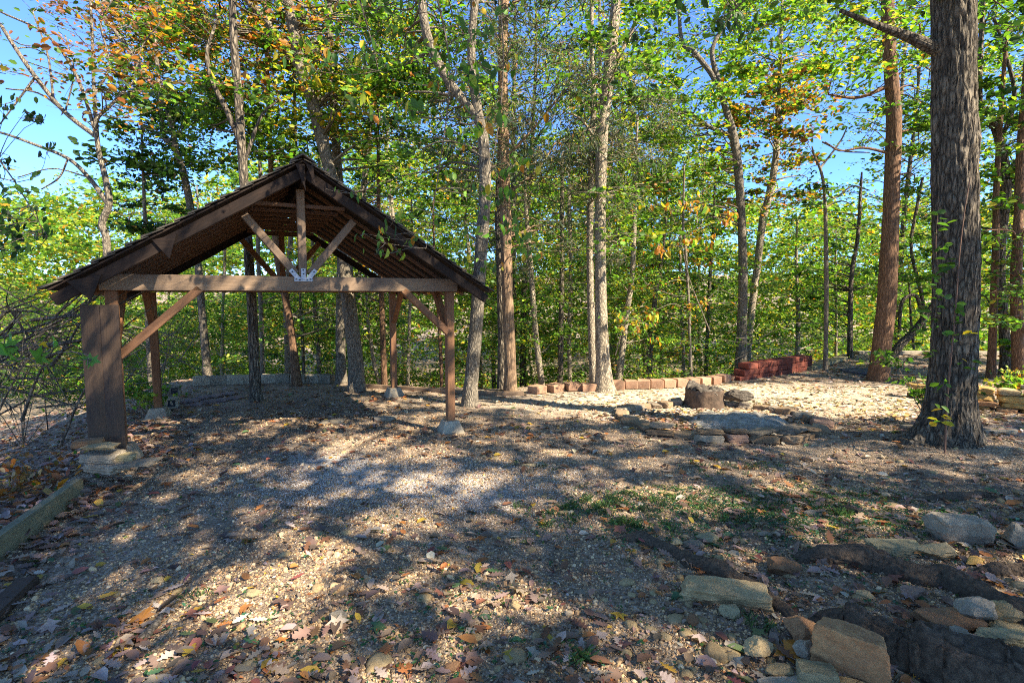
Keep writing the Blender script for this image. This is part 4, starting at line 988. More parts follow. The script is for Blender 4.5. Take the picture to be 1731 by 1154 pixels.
# trunks in the woods straight behind
MID = [
 ('pale thin trunk right of the cedar with a slight bend', 13.5, [(915, 646, 11), (906, 570, 10), (900, 490, 9), (893, 400, 8), (888, 330, 6)], 'bark_pale', 'green'),
 ('dark straight trunk midway between the cedar and the sunlit oak', 14.0, [(947, 645, 10), (948, 560, 9), (950, 460, 8), (950, 360, 7)], 'bark_dark', 'green'),
 ('thin pale trunk just right of the dark one between cedar and sunlit oak', 15.0, [(963, 640, 7), (962, 560, 7), (965, 450, 7), (962, 340, 6)], 'bark_pale', 'bright'),
 ('curved pale trunk right of the sunlit oak', 13.5, [(1046, 648, 12), (1052, 590, 11), (1058, 540, 10), (1068, 470, 9), (1072, 390, 8), (1075, 300, 6)], 'bark_pale', 'bright'),
 ('dark trunk behind the middle of the long block row', 14.5, [(1098, 642, 9), (1100, 580, 9), (1108, 500, 8), (1118, 440, 6), (1125, 380, 5)], 'bark_dark', 'green'),
 ('very thin wavy sapling stem rising behind the end of the block row', 13.0, [(1168, 640, 6), (1166, 570, 5), (1163, 490, 5), (1158, 410, 5), (1155, 380, 4)], 'bark_thin', 'orange'),
 ('thin whitish stem left of the wavy sapling', 15.5, [(1155, 640, 6), (1155, 580, 6), (1150, 500, 5), (1150, 420, 4)], 'bark_pale', 'bright'),
 ('dark slender stem right of the wavy sapling', 16.0, [(1193, 640, 7), (1196, 560, 6), (1200, 470, 6), (1205, 400, 5)], 'bark_dark', 'bright'),
 ('brown trunk rising straight behind the right rear post', 11.9, [(650, 655, 11), (648, 590, 10), (645, 500, 9), (640, 400, 8), (640, 300, 6)], 'bark_red', 'green'),
 ('pale stem between the two right posts of the pavilion', 13.5, [(690, 655, 6), (691, 590, 6), (693, 520, 5), (696, 440, 5)], 'bark_pale', 'green'),
 ('thin brown stem left of the right front post', 12.5, [(747, 660, 6), (745, 600, 6), (741, 530, 5), (735, 450, 4)], 'bark_red', 'bright'),
 ('short pale stem leaning left behind the right rear post', 12.6, [(642, 650, 7), (634, 620, 7), (628, 585, 6), (622, 540, 5)], 'bark_pale', 'bright'),
 ('grey stem between the leaning red trunk and the straight grey trunk', 14.0, [(540, 640, 8), (538, 590, 8), (533, 530, 7), (530, 450, 6)], 'bark_grey', 'yellowgreen'),
 ('slim stem seen just right of the leaning red trunk', 13.0, [(514, 642, 6), (512, 580, 6), (508, 520, 5), (506, 450, 4)], 'bark_dark', 'yellowgreen'),
 ('thin grey stem between the far left post and the leaning grey trunk', 14.5, [(375, 640, 6), (376, 580, 6), (377, 520, 5), (380, 440, 5)], 'bark_pale', 'yellowgreen'),
 ('pale mottled trunk glimpsed left of the thin dark sapling', 17.5, [(1348, 600, 8), (1349, 560, 8), (1349, 520, 8), (1346, 450, 6)], 'bark_pale', 'bright'),
 ('thin stem glimpsed right of the red wall end', 18.5, [(1413, 595, 5), (1414, 540, 5), (1412, 470, 4)], 'bark_thin', 'bright'),
]
for lb, Yd, tr_, mt, pal in MID:
    xm, yt = tr_[-1][0], tr_[-1][1]
    make_tree('woodland_tree', lb, Yd, tr_, M[mt], [cr(xm-70, xm+70, max(280, yt-140), 600, 14, pal, s=.10, lv=70, d=(-1, 2))], k=9, rings=26, top=1.5, amp=.05)

# deep background trees: three kinds copied with their trunk and crown
protos = []
for k in range(3):
    T = Tubes(); L = Leaves(); hh = 15; n_ = 24
    P = np.stack([.25*np.sin(np.linspace(0, 4+k, n_)), .2*np.cos(np.linspace(0, 3, n_)), np.linspace(-.3, hh, n_)], 1)
    T.add(P, np.linspace(.15, .04, n_), 8, trunk_disp(k, .05, 6))
    for q in range(60):
        j_ = rnd.randint(5, n_-1); a_ = rnd.uniform(0, 6.28); ln = rnd.uniform(.7, 2.6)
        e = P[j_]+np.array([math.cos(a_)*ln, math.sin(a_)*ln, ln*.45])
        T.add(spline([P[j_], (P[j_]+e)/2+[0, 0, .1], e], 5), np.linspace(.03, .008, 5), 3, cap=False)
        clump(L, T, e, .7, 60, .17, ['far', 'bright', 'yellowgreen'][k], 'oval')
    r_ = empty('background_tree', (0, 0, 0))
    T.build('trunk', M[['bark_grey', 'bark_dark', 'bark_pale'][k]], r_); L.build('crown', r_); protos.append(r_)
spots = []
while len(spots) < 30:
    Yd = rnd.uniform(17, 34); px = rnd.uniform(-60, 1790)
    if in_gap(px, 320, 1.3) or (px < 330 and Yd < 30) or 1340 < px < 1500: continue
    spots.append((px, Yd))
for k, (px, Yd) in enumerate(spots):
    src = protos[k % 3]
    if k < 3: r_ = src
    else:
        r_ = src.copy(); C.objects.link(r_)
        for ch in src.children:
            c = ch.copy(); c.parent = r_; C.objects.link(c)
    x = (px-865.5)/FPX*Yd*1.0; r_.location = (x, Yd, float(hgt(x, Yd))); r_.rotation_euler = (rnd.gauss(0, .03), rnd.gauss(0, .04), rnd.uniform(0, 6.28))
    s = rnd.uniform(.75, 1.15); r_.scale = (s, s, s)
    tag(r_, 'slender tree deep in the woods beyond the clearing', 'tree', 'slender trees deep in the background woods')

# the woods beyond, undergrowth, brush
def mass(name, label, n, Yr, pyf, size, pals, lv, r, shape='oval', seed=0, gap=1., twig=None):
    L = Leaves(); T = Tubes() if twig else None
    for k in range(n):
        Yd = Yr[0]+(Yr[1]-Yr[0])*rnd.random()**.8
        px = rnd.uniform(-160, 1890); lo, hi = pyf(px, Yd); py = rnd.uniform(lo, hi)
        if in_gap(px, py, gap): continue
        p = at(px, py, Yd); g0 = float(hgt(p[0], p[1]))
        if p[2] < g0: 
            if k % 3: continue
            p[2] = g0+rnd.uniform(.1, .8)
        if p[1] < np.interp(p[0], BX, BY)+.5 and p[0] > np.interp(p[1], LY, LX)-.3: continue
        pal = pals[int((fbm(px/160, py/120, Yd/6, seed, 2)*.5+.5)*len(pals)) % len(pals)]
        clump(L, T, p, r*rnd.uniform(.6, 1.4)*Yd/20, int(lv*rnd.uniform(.6, 1.3)), size*Yd/20, pal, shape, twigs=4)
    tag(L.build(name), label, 'foliage', kind='stuff')
    if T: tag(T.build(name+'_twigs', M['twig']), 'pale tangled twigs among the undergrowth beyond the clearing', 'twigs', kind='stuff')
def top(px, Yd):
    t = 330+22*vnoise(px/60., 0, 0, 2)+14*vnoise(px/17., 0, 0, 5)
    if 400 < px < 1240: t -= 60
    return t, 600
mass('distant_woods', 'autumn woods massed beyond the valley', 1500, (34, 62), top, .24, ['far', 'yellowgreen', 'far', 'bright', 'green'], 70, 1.0, seed=3, gap=.8)
mass('hillside_woods', 'sunlit yellow green canopy on the slope left of the pavilion', 520, (24, 36), lambda px, Y_: (315+25*vnoise(px/50., 3, 0, 2), 560) if px < 420 else (700, 701), .17, ['yellowgreen', 'bright', 'far', 'gold'], 90, .9, seed=5, gap=.6)
mass('understory', 'green undergrowth of saplings right behind the clearing', 2900, (12.0, 22), lambda px, Y_: (400+90*(px < 480)+60*vnoise(px/80., 1, 0, 2), 672), .125, ['green', 'bright', 'far', 'bright', 'bright', 'yellowgreen'], 88, .62, seed=8, twig=True)
mass('left_bramble', 'green bramble leaves among the dead branches at the left edge', 70, (6.3, 9.5), lambda px, Y_: (400, 640) if px < 150 else (900, 901), .22, ['bright', 'yellowgreen', 'green'], 26, .75, shape='leaf6', seed=21, gap=1.)
mass('canopy_fill', 'mid green canopy of the trees standing behind the front row', 600, (14, 22), lambda px, Y_: (-40, 420) if (px > 330 and px < 1350) or px > 1530 else ((-40, 60) if px > 250 else (800, 801)), .135, ['green', 'bright', 'green', 'yellowgreen'], 80, .75, seed=12, gap=1.6)

# brush pile of dead branches at the left
def brush(name, label, n, box, Yr, rad, mat=None):
    T = Tubes()
    for k in range(n):
        x0, x1, y0, y1 = box; a = at(rnd.uniform(x0, x1), rnd.uniform(y0, y1), rnd.uniform(*Yr)); ang_ = rnd.gauss(.15, .5); ln = rnd.uniform(.5, 1.9)
        d = np.array([math.cos(ang_), rnd.uniform(-.3, .3), math.sin(ang_)])
        P = spline([a-d*ln/2, a+rng.normal(0, .06, 3), a+d*ln/2+[0, 0, rnd.uniform(-.1, .15)]], 7)
        r_ = rad*rnd.uniform(.3, 1.2); T.add(P, np.linspace(r_, r_*.3, 7), 5, cap=False)
        for q in range(3):
            j_ = rnd.randint(1, 5); e = P[j_]+d*rnd.uniform(.1, .5)+np.array([0, 0, rnd.uniform(-.4, .4)]); T.add(spline([P[j_], (P[j_]+e)/2+rng.normal(0, .03, 3), e], 4), np.linspace(r_*.4, .002, 4), 3, cap=False)
    return tag(T.build(name, mat or M['bark_thin']), label, 'branches', kind='stuff')
brush('brush_pile', 'tangle of dead grey branches left of the brown board', 70, (-60, 170, 490, 690), (5.6, 8.5), .022, M['bark_dark'])
brush('brush_tangle', 'dead twigs piled behind the far left post', 36, (200, 330, 560, 660), (8.2, 10), .012)
brush('dead_twigs', 'pale dead twigs and thin stems in front of the woods', 90, (560, 1420, 480, 650), (12.5, 18), .010, M['twig'])

# ------------------------------------------------------------------ near leafy things
def shrub(name, label, cat, c, spread, n, lv, size, pal, shape='leaf6', stems=6, droop=.3, hgt_=.5):
    root = empty(name, tuple(c), label=label, cat=cat); T = Tubes(); L = Leaves()
    for k in range(stems):
        e = np.array([rnd.gauss(0, spread), rnd.gauss(0, spread*.6), rnd.uniform(.4, 1)*hgt_])
        T.add(spline([(0, 0, -.05), e*.5+rng.normal(0, .05, 3)*hgt_, e], 6), np.linspace(.009, .003, 6), 5, cap=False)
        for q in range(n): clump(L, T, e*rnd.uniform(.5, 1.05), .16+.1*spread, lv, size, pal, shape, droop)
    T.build('stem', M['bark_thin'], root); L.build('leaves', root); return root
for (px, py, Yd, sp, h_, pal, lb) in ((20, 500, 8.5, .6, 1.9, 'green', 'tall maple shoots at the left edge below the hillside'),
        (90, 770, 5.6, .25, .22, 'drybrown', 'low rusty brown weeds left of the stone heap'), (30, 720, 5.0, .4, .30, 'drybrown', 'dry orange brown weeds at the left edge above the timber'), (255, 660, 8.3, .3, .55, 'bright', 'green weeds between brown board and far left post'),
        (1585, 560, 7.4, .3, 1.1, 'green', 'green shoots behind the left side of the great oak'), (1700, 650, 9.0, .35, .6, 'gold', 'yellowing weeds on top of the stacked stone wall')):
    p = at(px, py+40, Yd); p[2] = float(hgt(p[0], p[1])); shrub('shrub', lb, 'shrub', p, sp, 3, 16, .085, pal, 'maple' if pal != 'drybrown' else 'leaf6', 7, .4, h_*1.1)
# overhanging sprays of large leaves near the camera
def spray(name, label, pts, Y0, leafpts, size, pal, mat='twig', shape='leaf6', w0=.012, droop=1.0):
    P = [at(x, y, Y0+dy) for x, y, dy in pts]; root = empty(name, tuple(P[0]), label=label, cat='branch'); off = P[0]
    T = Tubes(); Q = spline(P, 24); T.add(Q-off, np.linspace(w0, .003, 24), 6, cap=False); L = Leaves()
    for (x, y, dy, n, r) in leafpts:
        p = at(x, y, Y0+dy); j_ = int(np.argmin(np.linalg.norm(Q-p, axis=1))); T.add(spline([Q[j_], (Q[j_]+p)/2+rng.normal(0, .05, 3), p], 5)-off, np.linspace(.004, .0015, 5), 4, cap=False)
        clump(L, _Shift(T, off), p, r, n, size, pal, shape, droop, 3)
    T.build('stem', M[mat], root); l = L.build('leaves', root); l.location = -Vector(off); return root
pal_near = [(5, gM), (4, gB), (1.2, gY), (.5, gYY), (.5, gO), (1, gD)]
spray('hanging_branch', 'nearby hanging branch of large green leaves at the top centre', [(700, -160, 0), (730, -40, .1), (760, 120, .2), (740, 300, .3), (720, 420, .4)], 5.2,
      [(rnd.gauss(760, 90), rnd.uniform(-20, 430), rnd.uniform(-.4, .6), 7, .17) for _ in range(44)], .098, pal_near, shape='leaf6')
spray('hanging_branch', 'drooping branch with small yellow and green leaves above the right pavilion corner', [(820, -120, 0), (850, 60, .1), (840, 230, .2), (800, 400, .3)], 6.4,
      [(rnd.gauss(830, 60), rnd.uniform(40, 470), rnd.uniform(-.4, .6), 7, .17) for _ in range(26)], .092, [(3, gB), (1.4, gYY), (.6, gO), (3, gM)], shape='leaf6')
spray('hanging_branch', 'leafy branch hanging into the picture at the top left of centre', [(560, -160, 0), (590, -60, .1), (620, 40, .2), (640, 120, .3)], 5.0,
      [(rnd.gauss(610, 60), rnd.uniform(-20, 130), rnd.uniform(-.3, .5), 7, .15) for _ in range(18)], .085, [(4, gM), (1.2, gO), (2, gB), (1, gYY)])
spray('hanging_branch', 'green branch with large leaves across the top right of centre', [(1330, -160, 0), (1300, -60, .1), (1260, 0, .2), (1180, 60, .3)], 5.5,
      [(rnd.gauss(1270, 90), rnd.uniform(-40, 70), rnd.uniform(-.3, .5), 8, .17) for _ in range(22)], .09, [(4, gM), (4, gB), (1, gD)])
spray('hanging_branch', 'dark drooping branch of narrow leaves at the left edge under the sky', [(-160, 130, 0), (-60, 200, .1), (20, 300, .2), (80, 400, .3)], 4.6,
      [(rnd.uniform(-40, 80), rnd.uniform(160, 420), rnd.uniform(-.3, .5), 9, .13) for _ in range(22)], .072, [(5, gD), (3, gM)], shape='leaf6')
spray('maple_twig', 'bright orange yellow leaves at the left edge high up', [(-160, 60, 0), (-60, 110, .1), (10, 125, .2)], 5.2, [(rnd.uniform(-40, 22), rnd.uniform(105, 150), 0, 8, .10) for _ in range(6)], .08, [(3, gO), (2, gYY), (1, (.5, .2, .12))], shape='maple')
spray('maple_twig', 'twig with one big green maple leaf in front of the brown board', [(-120, 640, 0), (20, 610, .1), (110, 595, .2), (150, 600, .2)], 2.3, [(155, 606, .2, 2, .02), (20, 585, .1, 3, .06), (70, 600, .1, 1, .02)], .125, [(1, (.09, .22, .03))], shape='maple', w0=.004, droop=.4)
spray('maple_twig', 'green and yellow maple leaves along the left edge beside the shrub', [(-160, 560, 0), (-60, 560, .1), (30, 590, .2)], 3.0, [(rnd.uniform(-20, 60), rnd.uniform(560, 630), 0, 2, .06) for _ in range(4)], .09, [(2, (.09, .22, .03)), (2, gYY)], shape='maple', w0=.005, droop=.4)
# green sapling sprays in the middle ground
spray('sapling_spray', 'sapling branch with yellow and orange leaves left of the dark forked trunk', [(1200, 560, .3), (1165, 470, .2), (1150, 400, 0), (1140, 375, 0)], 11.0, [(rnd.uniform(1100, 1240), rnd.uniform(340, 430), rnd.uniform(-.4, .4), 12, .22) for _ in range(14)], .13, [(2, gB), (2, gYY), (2.5, gO)])
spray('sapling_spray', 'low sapling branch with orange tipped leaves right of the sunlit oak', [(1040, 600, .3), (1060, 540, .1), (1090, 545, 0)], 9.9, [(rnd.uniform(1040, 1110), rnd.uniform(490, 575), rnd.uniform(-.3, .3), 10, .16) for _ in range(12)], .10, [(4, gB), (2, gYY), (1.5, gO)])
# vine on the great oak
vr = empty('climbing_vine', tuple(G(1600, 785)), label='climbing vine with bright green leaves on the trunk of the great oak', cat='vine'); off = np.array(vr.location)
T = Tubes(); L = Leaves()
vp = [at(x, y, 5.93+.1*(y < 500)) for x, y in ((1597, 790), (1598, 740), (1601, 680), (1606, 620), (1612, 560), (1617, 500), (1622, 430), (1630, 360), (1640, 300))]
T.add(spline(vp, 60)-off, np.linspace(.011, .006, 60), 6, cap=False)
T.add(spline([at(1590, 480, 5.98), at(1582, 420, 5.98), at(1586, 350, 5.98)], 20)-off, np.linspace(.006, .004, 20), 5, cap=False)
for x, y, n_, yl in [(1590, 655, 5, 0), (1600, 660, 4, 0), (1585, 700, 5, 1), (1592, 712, 4, 1), (1612, 560, 5, 0), (1625, 570, 4, 1), (1618, 520, 5, 0), (1590, 500, 5, 0), (1582, 470, 5, 0), (1600, 450, 5, 0), (1592, 420, 5, 0), (1605, 440, 4, 0), (1580, 390, 5, 0), (1598, 370, 4, 0), (1640, 600, 3, 1), (1625, 535, 4, 0), (1575, 540, 7, 0), (1562, 555, 7, 0), (1555, 580, 6, 0), (1570, 600, 5, 0), (1552, 520, 6, 0), (1568, 480, 6, 0), (1650, 620, 4, 0)]:
    p = at(x, y, 5.90 if x > 1580 else 6.0); L.add(*leaf_arrays(p+rng.normal(0, 1, (n_, 3))*[.05, .03, .05], .10, [(1, gYY), (2, gB)] if yl else [(4, gM), (4, gB)], 'leaf6', .9))
T.build('stem', M['vine'], vr); l = L.build('leaves', vr); l.location = -Vector(off)

# ------------------------------------------------------------------ unseen trees behind the viewpoint, crowns shaped to shade the foreground
SH_ = []
def shade_tree(label, x, y, hh, rad, n, lv=140, size=.22, pal='green', low=6.):
    z0 = float(hgt(x, y)); root = empty('shade_tree', (x, y, z0), label=label, cat='tree'); T = Tubes(); L = Leaves()
    P = spline([(0, 0, -.3), (.1, .05, hh*.4), (-.1, .1, hh*.75), (0, 0, hh)], 24); T.add(P, np.linspace(.26, .08, 24), 12, trunk_disp(3, .05, 8))
    for k in range(n):
        a_ = rnd.uniform(0, 6.28); r_ = rad*math.sqrt(rnd.random()); e = np.array([r_*math.cos(a_), r_*math.sin(a_), rnd.uniform(low, hh+.5)])
        j_ = int(np.argmin(np.abs(P[:, 2]-max(low-1.5, e[2]-1.5)))); T.add(spline([P[j_], (P[j_]+e)/2+[0, 0, .3], e], 6), np.linspace(.05, .01, 6), 4, cap=False)
        clump(L, None, e, .62, lv, size, pal, 'oval')
    T.build('trunk', M['bark_grey'], root); L.build('crown', root)
LIT = [(1230, 672, 345, 27), (1000, 680, 130, 22), (1450, 690, 120, 20), (1340, 668, 260, 16), (330, 800, 90, 18), (600, 752, 70, 12), (560, 735, 30, 8), (720, 758, 70, 10), (430, 930, 60, 12), (265, 1030, 60, 40), (380, 965, 55, 22), (90, 1130, 80, 26),
       (150, 905, 40, 14), (690, 985, 50, 12), (860, 985, 40, 26), (905, 1045, 45, 22), (1100, 1040, 60, 16), (1020, 868, 60, 10), (1110, 828, 90, 16), (800, 812, 90, 10), (900, 765, 70, 10), (700, 1110, 24, 26), (1260, 1050, 36, 36), (1180, 855, 40, 14),
       (460, 714, 30, 5), (360, 790, 70, 12), (230, 820, 40, 12), (1130, 1150, 40, 10), (500, 905, 40, 8), (1360, 1090, 40, 30), (960, 700, 90, 8), (100, 780, 60, 30), (740, 700, 40, 6), (1640, 620, 90, 10), (1225, 985, 90, 34), (1430, 1110, 60, 40), (1640, 900, 50, 20)]
litw = []
for (px, py, rx, ry) in LIT:
    c_ = G(px, py); ex = G(px+rx, py); ey = G(px, min(1400, py+ry)); litw.append((c_, abs(ex[0]-c_[0])+.02, abs(c_[1]-ey[1])+.02))
def lit(q, m_):
    for i_, (c_, a_, b_) in enumerate(litw):
        if i_ > 3: a_, b_, m_ = a_*.72, b_*.72, .10
        if ((q[0]-c_[0])/(a_+m_))**2+((q[1]-c_[1])/(b_+m_))**2 < 1: return True
    return False
spos = [(18.5, 7.5), (21.5, 9.5), (6.5, -4.5), (10.5, -3.0), (13.5, -1.5), (9.0, -8.0), (13.0, -6.5), (16.5, .5), (5.0, -9.0), (3.5, -1.8)]
scl_ = [[] for _ in spos]
yv = -.6
while yv < 17:
    xv = -9.5
    while xv < 14.5:
        q = (xv+rnd.uniform(-.2, .2), yv+rnd.uniform(-.2, .2)); xv += .31
        if lit(q, .20): continue  # crowns left open above spots meant to stay sunlit
        if 8.6 < q[1] < 11.5 and (rnd.random() < .45 or q[0] > -1): continue
        if q[1] > 11.5 and (q[0] < 3.5 or rnd.random() < .35): continue
        if q[1] < 8.6 and rnd.random() < .07: continue
        if vnoise(q[0]*1.3, q[1]*1.3, 0, 77) > .72: continue
        z = rnd.uniform(7.2, 11.0); e = np.array([q[0], q[1], 0])+SUN*(z/SUN[2])
        k = min(range(len(spos)), key=lambda i_: math.hypot(e[0]-spos[i_][0], e[1]-spos[i_][1])); scl_[k].append(e)
    yv += .31
for (x, y), cl in zip(spos, scl_):
    z0 = float(hgt(x, y)); root = empty('shade_tree', (x, y, z0), label='tall leafy tree standing behind and right of the viewpoint', cat='tree'); T = Tubes(); L = Leaves(); off = np.array([x, y, z0])
    P = spline([(0, 0, -.3), (.1, .05, 4), (-.1, .1, 7.5), (0, 0, 10.5)], 24); T.add(P, np.linspace(.22, .05, 24), 12, trunk_disp(3, .05, 8))
    for e in cl:
        el = e-off; j_ = int(np.argmin(np.abs(P[:, 2]-max(5., el[2]-1.8))))
        T.add(spline([P[j_], (P[j_]+el)/2+[0, 0, .3], el], 5), np.linspace(.022, .006, 5), 3, cap=False)
        clump(L, None, el, .26, 46, .145, 'green', 'oval')
    T.build('trunk', M['bark_grey'], root); L.build('crown', root)
for o in scn.objects:
    if o.name.startswith('shade_tree') and 'category' in o: o['group'] = 'shade trees behind the viewpoint'

# ------------------------------------------------------------------ fallen leaves
PL_ = [(3, (.27, .165, .10)), (3, (.32, .205, .14)), (2.2, (.40, .28, .20)), (2.4, (.20, .09, .045)), (1.5, (.38, .14, .04)), (.45, (.55, .32, .04)), (.35, (.14, .15, .05)), (.15, (.09, .16, .06)), (.35, (.30, .09, .06)), (2, (.14, .09, .06)), (1, (.50, .39, .27))]
PS_ = [(3, (.46, .34, .21)), (3, (.58, .45, .28)), (2, (.34, .22, .13)), (1, (.52, .32, .10)), (1, (.20, .12, .07)), (1, (.60, .50, .36))]  # pale dry leaves, sunlight of the back patch put into their colour
def leaf_density(x, y):
    d = .38+.30*vnoise(x*1.1, y*1.1, 0, 21)+.2*vnoise(x*3, y*3, 0, 22)
    dl = np.interp(y, LY, LX)-x
    d = d+1.6*sm(-1.0, .3, dl)+.9*sm(6.8, 8.8, y)*sm(0, 3, x)+.5*sm(1.0, 3.5, x)*sm(6, 3.5, y)+.5*sm(3.2, 2.2, y)
    g1 = np.exp(-(((x+1.3)/1.9)**2+((y-5.3)/.9)**2)); d = d-.55*g1
    d = d+.25*sm(9, 10.5, y)
    return np.clip(d, .03, 2.2)
def sample_ground(n, x0, x1, y0, y1, dens, pw=1.):
    out = []
    while len(out) < n:
        m_ = n*2; y = y0+(y1-y0)*rng.random(m_)**pw; x = rng.uniform(-1, 1, m_)*(y*1.03+.5)+0*y; x = np.clip(x, x0, x1)
        keep = rng.random(m_)*1.6 < dens(x, y)
        out += list(zip(x[keep], y[keep]))
    a = np.array(out[:n]); return np.column_stack([a, hgt(a[:, 0], a[:, 1])])
def litter_add(L, P, size, shape, vj=.3, lift=.008, pal=None):
    P = P.copy()
    if pal is None:
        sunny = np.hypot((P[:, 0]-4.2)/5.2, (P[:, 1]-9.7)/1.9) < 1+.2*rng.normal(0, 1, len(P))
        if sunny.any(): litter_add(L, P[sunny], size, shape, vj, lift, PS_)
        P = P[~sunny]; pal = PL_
        if not len(P): return
    P[:, 2] += rng.uniform(.4, 1.6, len(P))*lift
    L.add(*leaf_arrays(P, size, pal, shape, .28, None, vj))
L = Leaves()
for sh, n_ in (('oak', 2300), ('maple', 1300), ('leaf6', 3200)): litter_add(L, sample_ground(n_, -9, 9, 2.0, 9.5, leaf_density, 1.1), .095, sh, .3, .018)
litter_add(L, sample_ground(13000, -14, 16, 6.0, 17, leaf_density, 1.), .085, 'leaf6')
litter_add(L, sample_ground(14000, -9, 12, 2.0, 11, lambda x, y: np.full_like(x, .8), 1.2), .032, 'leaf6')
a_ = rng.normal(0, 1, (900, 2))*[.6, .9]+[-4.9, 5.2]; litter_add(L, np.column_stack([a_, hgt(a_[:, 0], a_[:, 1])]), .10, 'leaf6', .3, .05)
a_ = rng.normal(0, 1, (260, 2))*[.28, .35]+[fc[0]-.75, fc[1]-.1]; litter_add(L, np.column_stack([a_, hgt(a_[:, 0], a_[:, 1])]), .08, 'leaf6', .3, .03, PL_)
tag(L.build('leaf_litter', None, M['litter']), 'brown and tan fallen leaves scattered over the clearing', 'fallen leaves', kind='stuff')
# the nearest large leaves are single pieces of the ground
lm = []
for k in range(30):
    sh = ['oak', 'maple', 'leaf6', 'oak', 'maple'][k % 5]; g_ = PL_[rng.choice(len(PL_), p=np.array([p[0] for p in PL_])/sum(p[0] for p in PL_))]
    V, F, c = leaf_arrays(np.zeros((1, 3)), 1.0, [g_], sh, .15); o = mesh_np('fallen_leaf', V, F, M['litter'], col=c); lm.append(o.data); bpy.data.objects.remove(o)
near = sample_ground(300, -4.5, 4.5, 2.0, 4.6, leaf_density, .9)
near[:20] = [G(x, y) for x, y in ((605, 1052), (640, 1055), (470, 1015), (455, 1145), (760, 1010), (700, 1000), (870, 1000), (1010, 1040), (1080, 965), (1110, 980), (875, 1090), (960, 1055), (240, 1050), (225, 1055), (1330, 1108), (1345, 1100), (820, 965), (90, 1010), (1040, 905), (1000, 910))]
def one_leaf(sh, c_):
    V, F, c = leaf_arrays(np.zeros((1, 3)), 1.0, [(1, c_)], sh, .15, None, .05); o = mesh_np('fallen_leaf', V, F, M['litter'], col=c); me = o.data; bpy.data.objects.remove(o); return me
lY, lO_, lT, lG, lP = one_leaf('leaf6', (.55, .36, .03)), one_leaf('maple', (.55, .19, .03)), one_leaf('oak', (.50, .36, .20)), one_leaf('maple', (.09, .20, .08)), one_leaf('oak', (.30, .19, .15))
SPEC = {0: lY, 1: lP, 2: lY, 3: lY, 5: lT, 6: one_leaf('maple', (.42, .24, .12)), 7: lT, 8: lP, 9: lP, 10: lG, 12: lO_, 13: lO_, 14: lO_, 15: lO_, 16: lT}
for k, p in enumerate(near):
    o = bpy.data.objects.new('fallen_leaf', SPEC[k] if k in SPEC else lm[rnd.randrange(30)]); link(o, ground)
    s = rnd.uniform(.08, .135)*(1.25 if k in (12, 14, 15) else .8 if k in (0, 2, 3) else 1); o.scale = (s, s, s); o.location = (p[0], p[1], p[2]+rnd.uniform(.015, .04)); o.rotation_euler = (rnd.gauss(0, .3), rnd.gauss(0, .3), rnd.uniform(0, 6.28))
# sticks
for k, (pts, lb) in enumerate((([(1052, 1075), (1068, 1100), (1080, 1130), (1084, 1160)], 'pale curved stick at the bottom right of centre'), ([(938, 968), (935, 935), (955, 912), (980, 900)], 'thin curved twig beside the left root'),
        ([(30, 1110), (35, 1070), (60, 1040), (70, 1020)], 'grey crooked stick lying in the lower left leaves'), ([(1283, 1030), (1300, 1060), (1325, 1095), (1345, 1120)], 'thin grey stick leaning across stones near the orange leaf'),
        ([(1590, 880), (1640, 868), (1680, 850), (1700, 838)], 'long thin reddish runner at the foot of the great oak'), ([(240, 1085), (262, 1060), (272, 1045)], 'short broken wood chunk on the lower left leaves'))):
    P = np.array([G(*q) for q in pts]); P[:, 2] += .015; T = Tubes(); r_ = .006 if k != 5 else .03; T.add(spline(P, 24)+.006*np.stack([fbm(np.arange(24)*.5, k, 0, 3, 2)]*3, 1), np.linspace(r_, r_*.5, 24), 7)
    tag(T.build('stick', M['twig'] if k != 4 else M['vine']), lb, 'stick')
T = Tubes()
for k in range(420):
    p = G(rnd.uniform(0, 1731), rnd.uniform(700, 1150)); a_ = rnd.uniform(0, 6.28); ln = rnd.uniform(.04, .22); d = np.array([math.cos(a_), math.sin(a_), 0])*ln
    P = spline([p-d/2, p+rng.normal(0, .01, 3), p+d/2], 5); P[:, 2] = hgt(P[:, 0], P[:, 1])+.006+abs(rnd.gauss(0, .006)); r_ = rnd.uniform(.001, .003); T.add(P, np.linspace(r_, r_*.6, 5), 4, cap=False)
tag(T.build('twigs', M['twig']), 'small broken twigs scattered over the ground', 'twigs', kind='stuff')

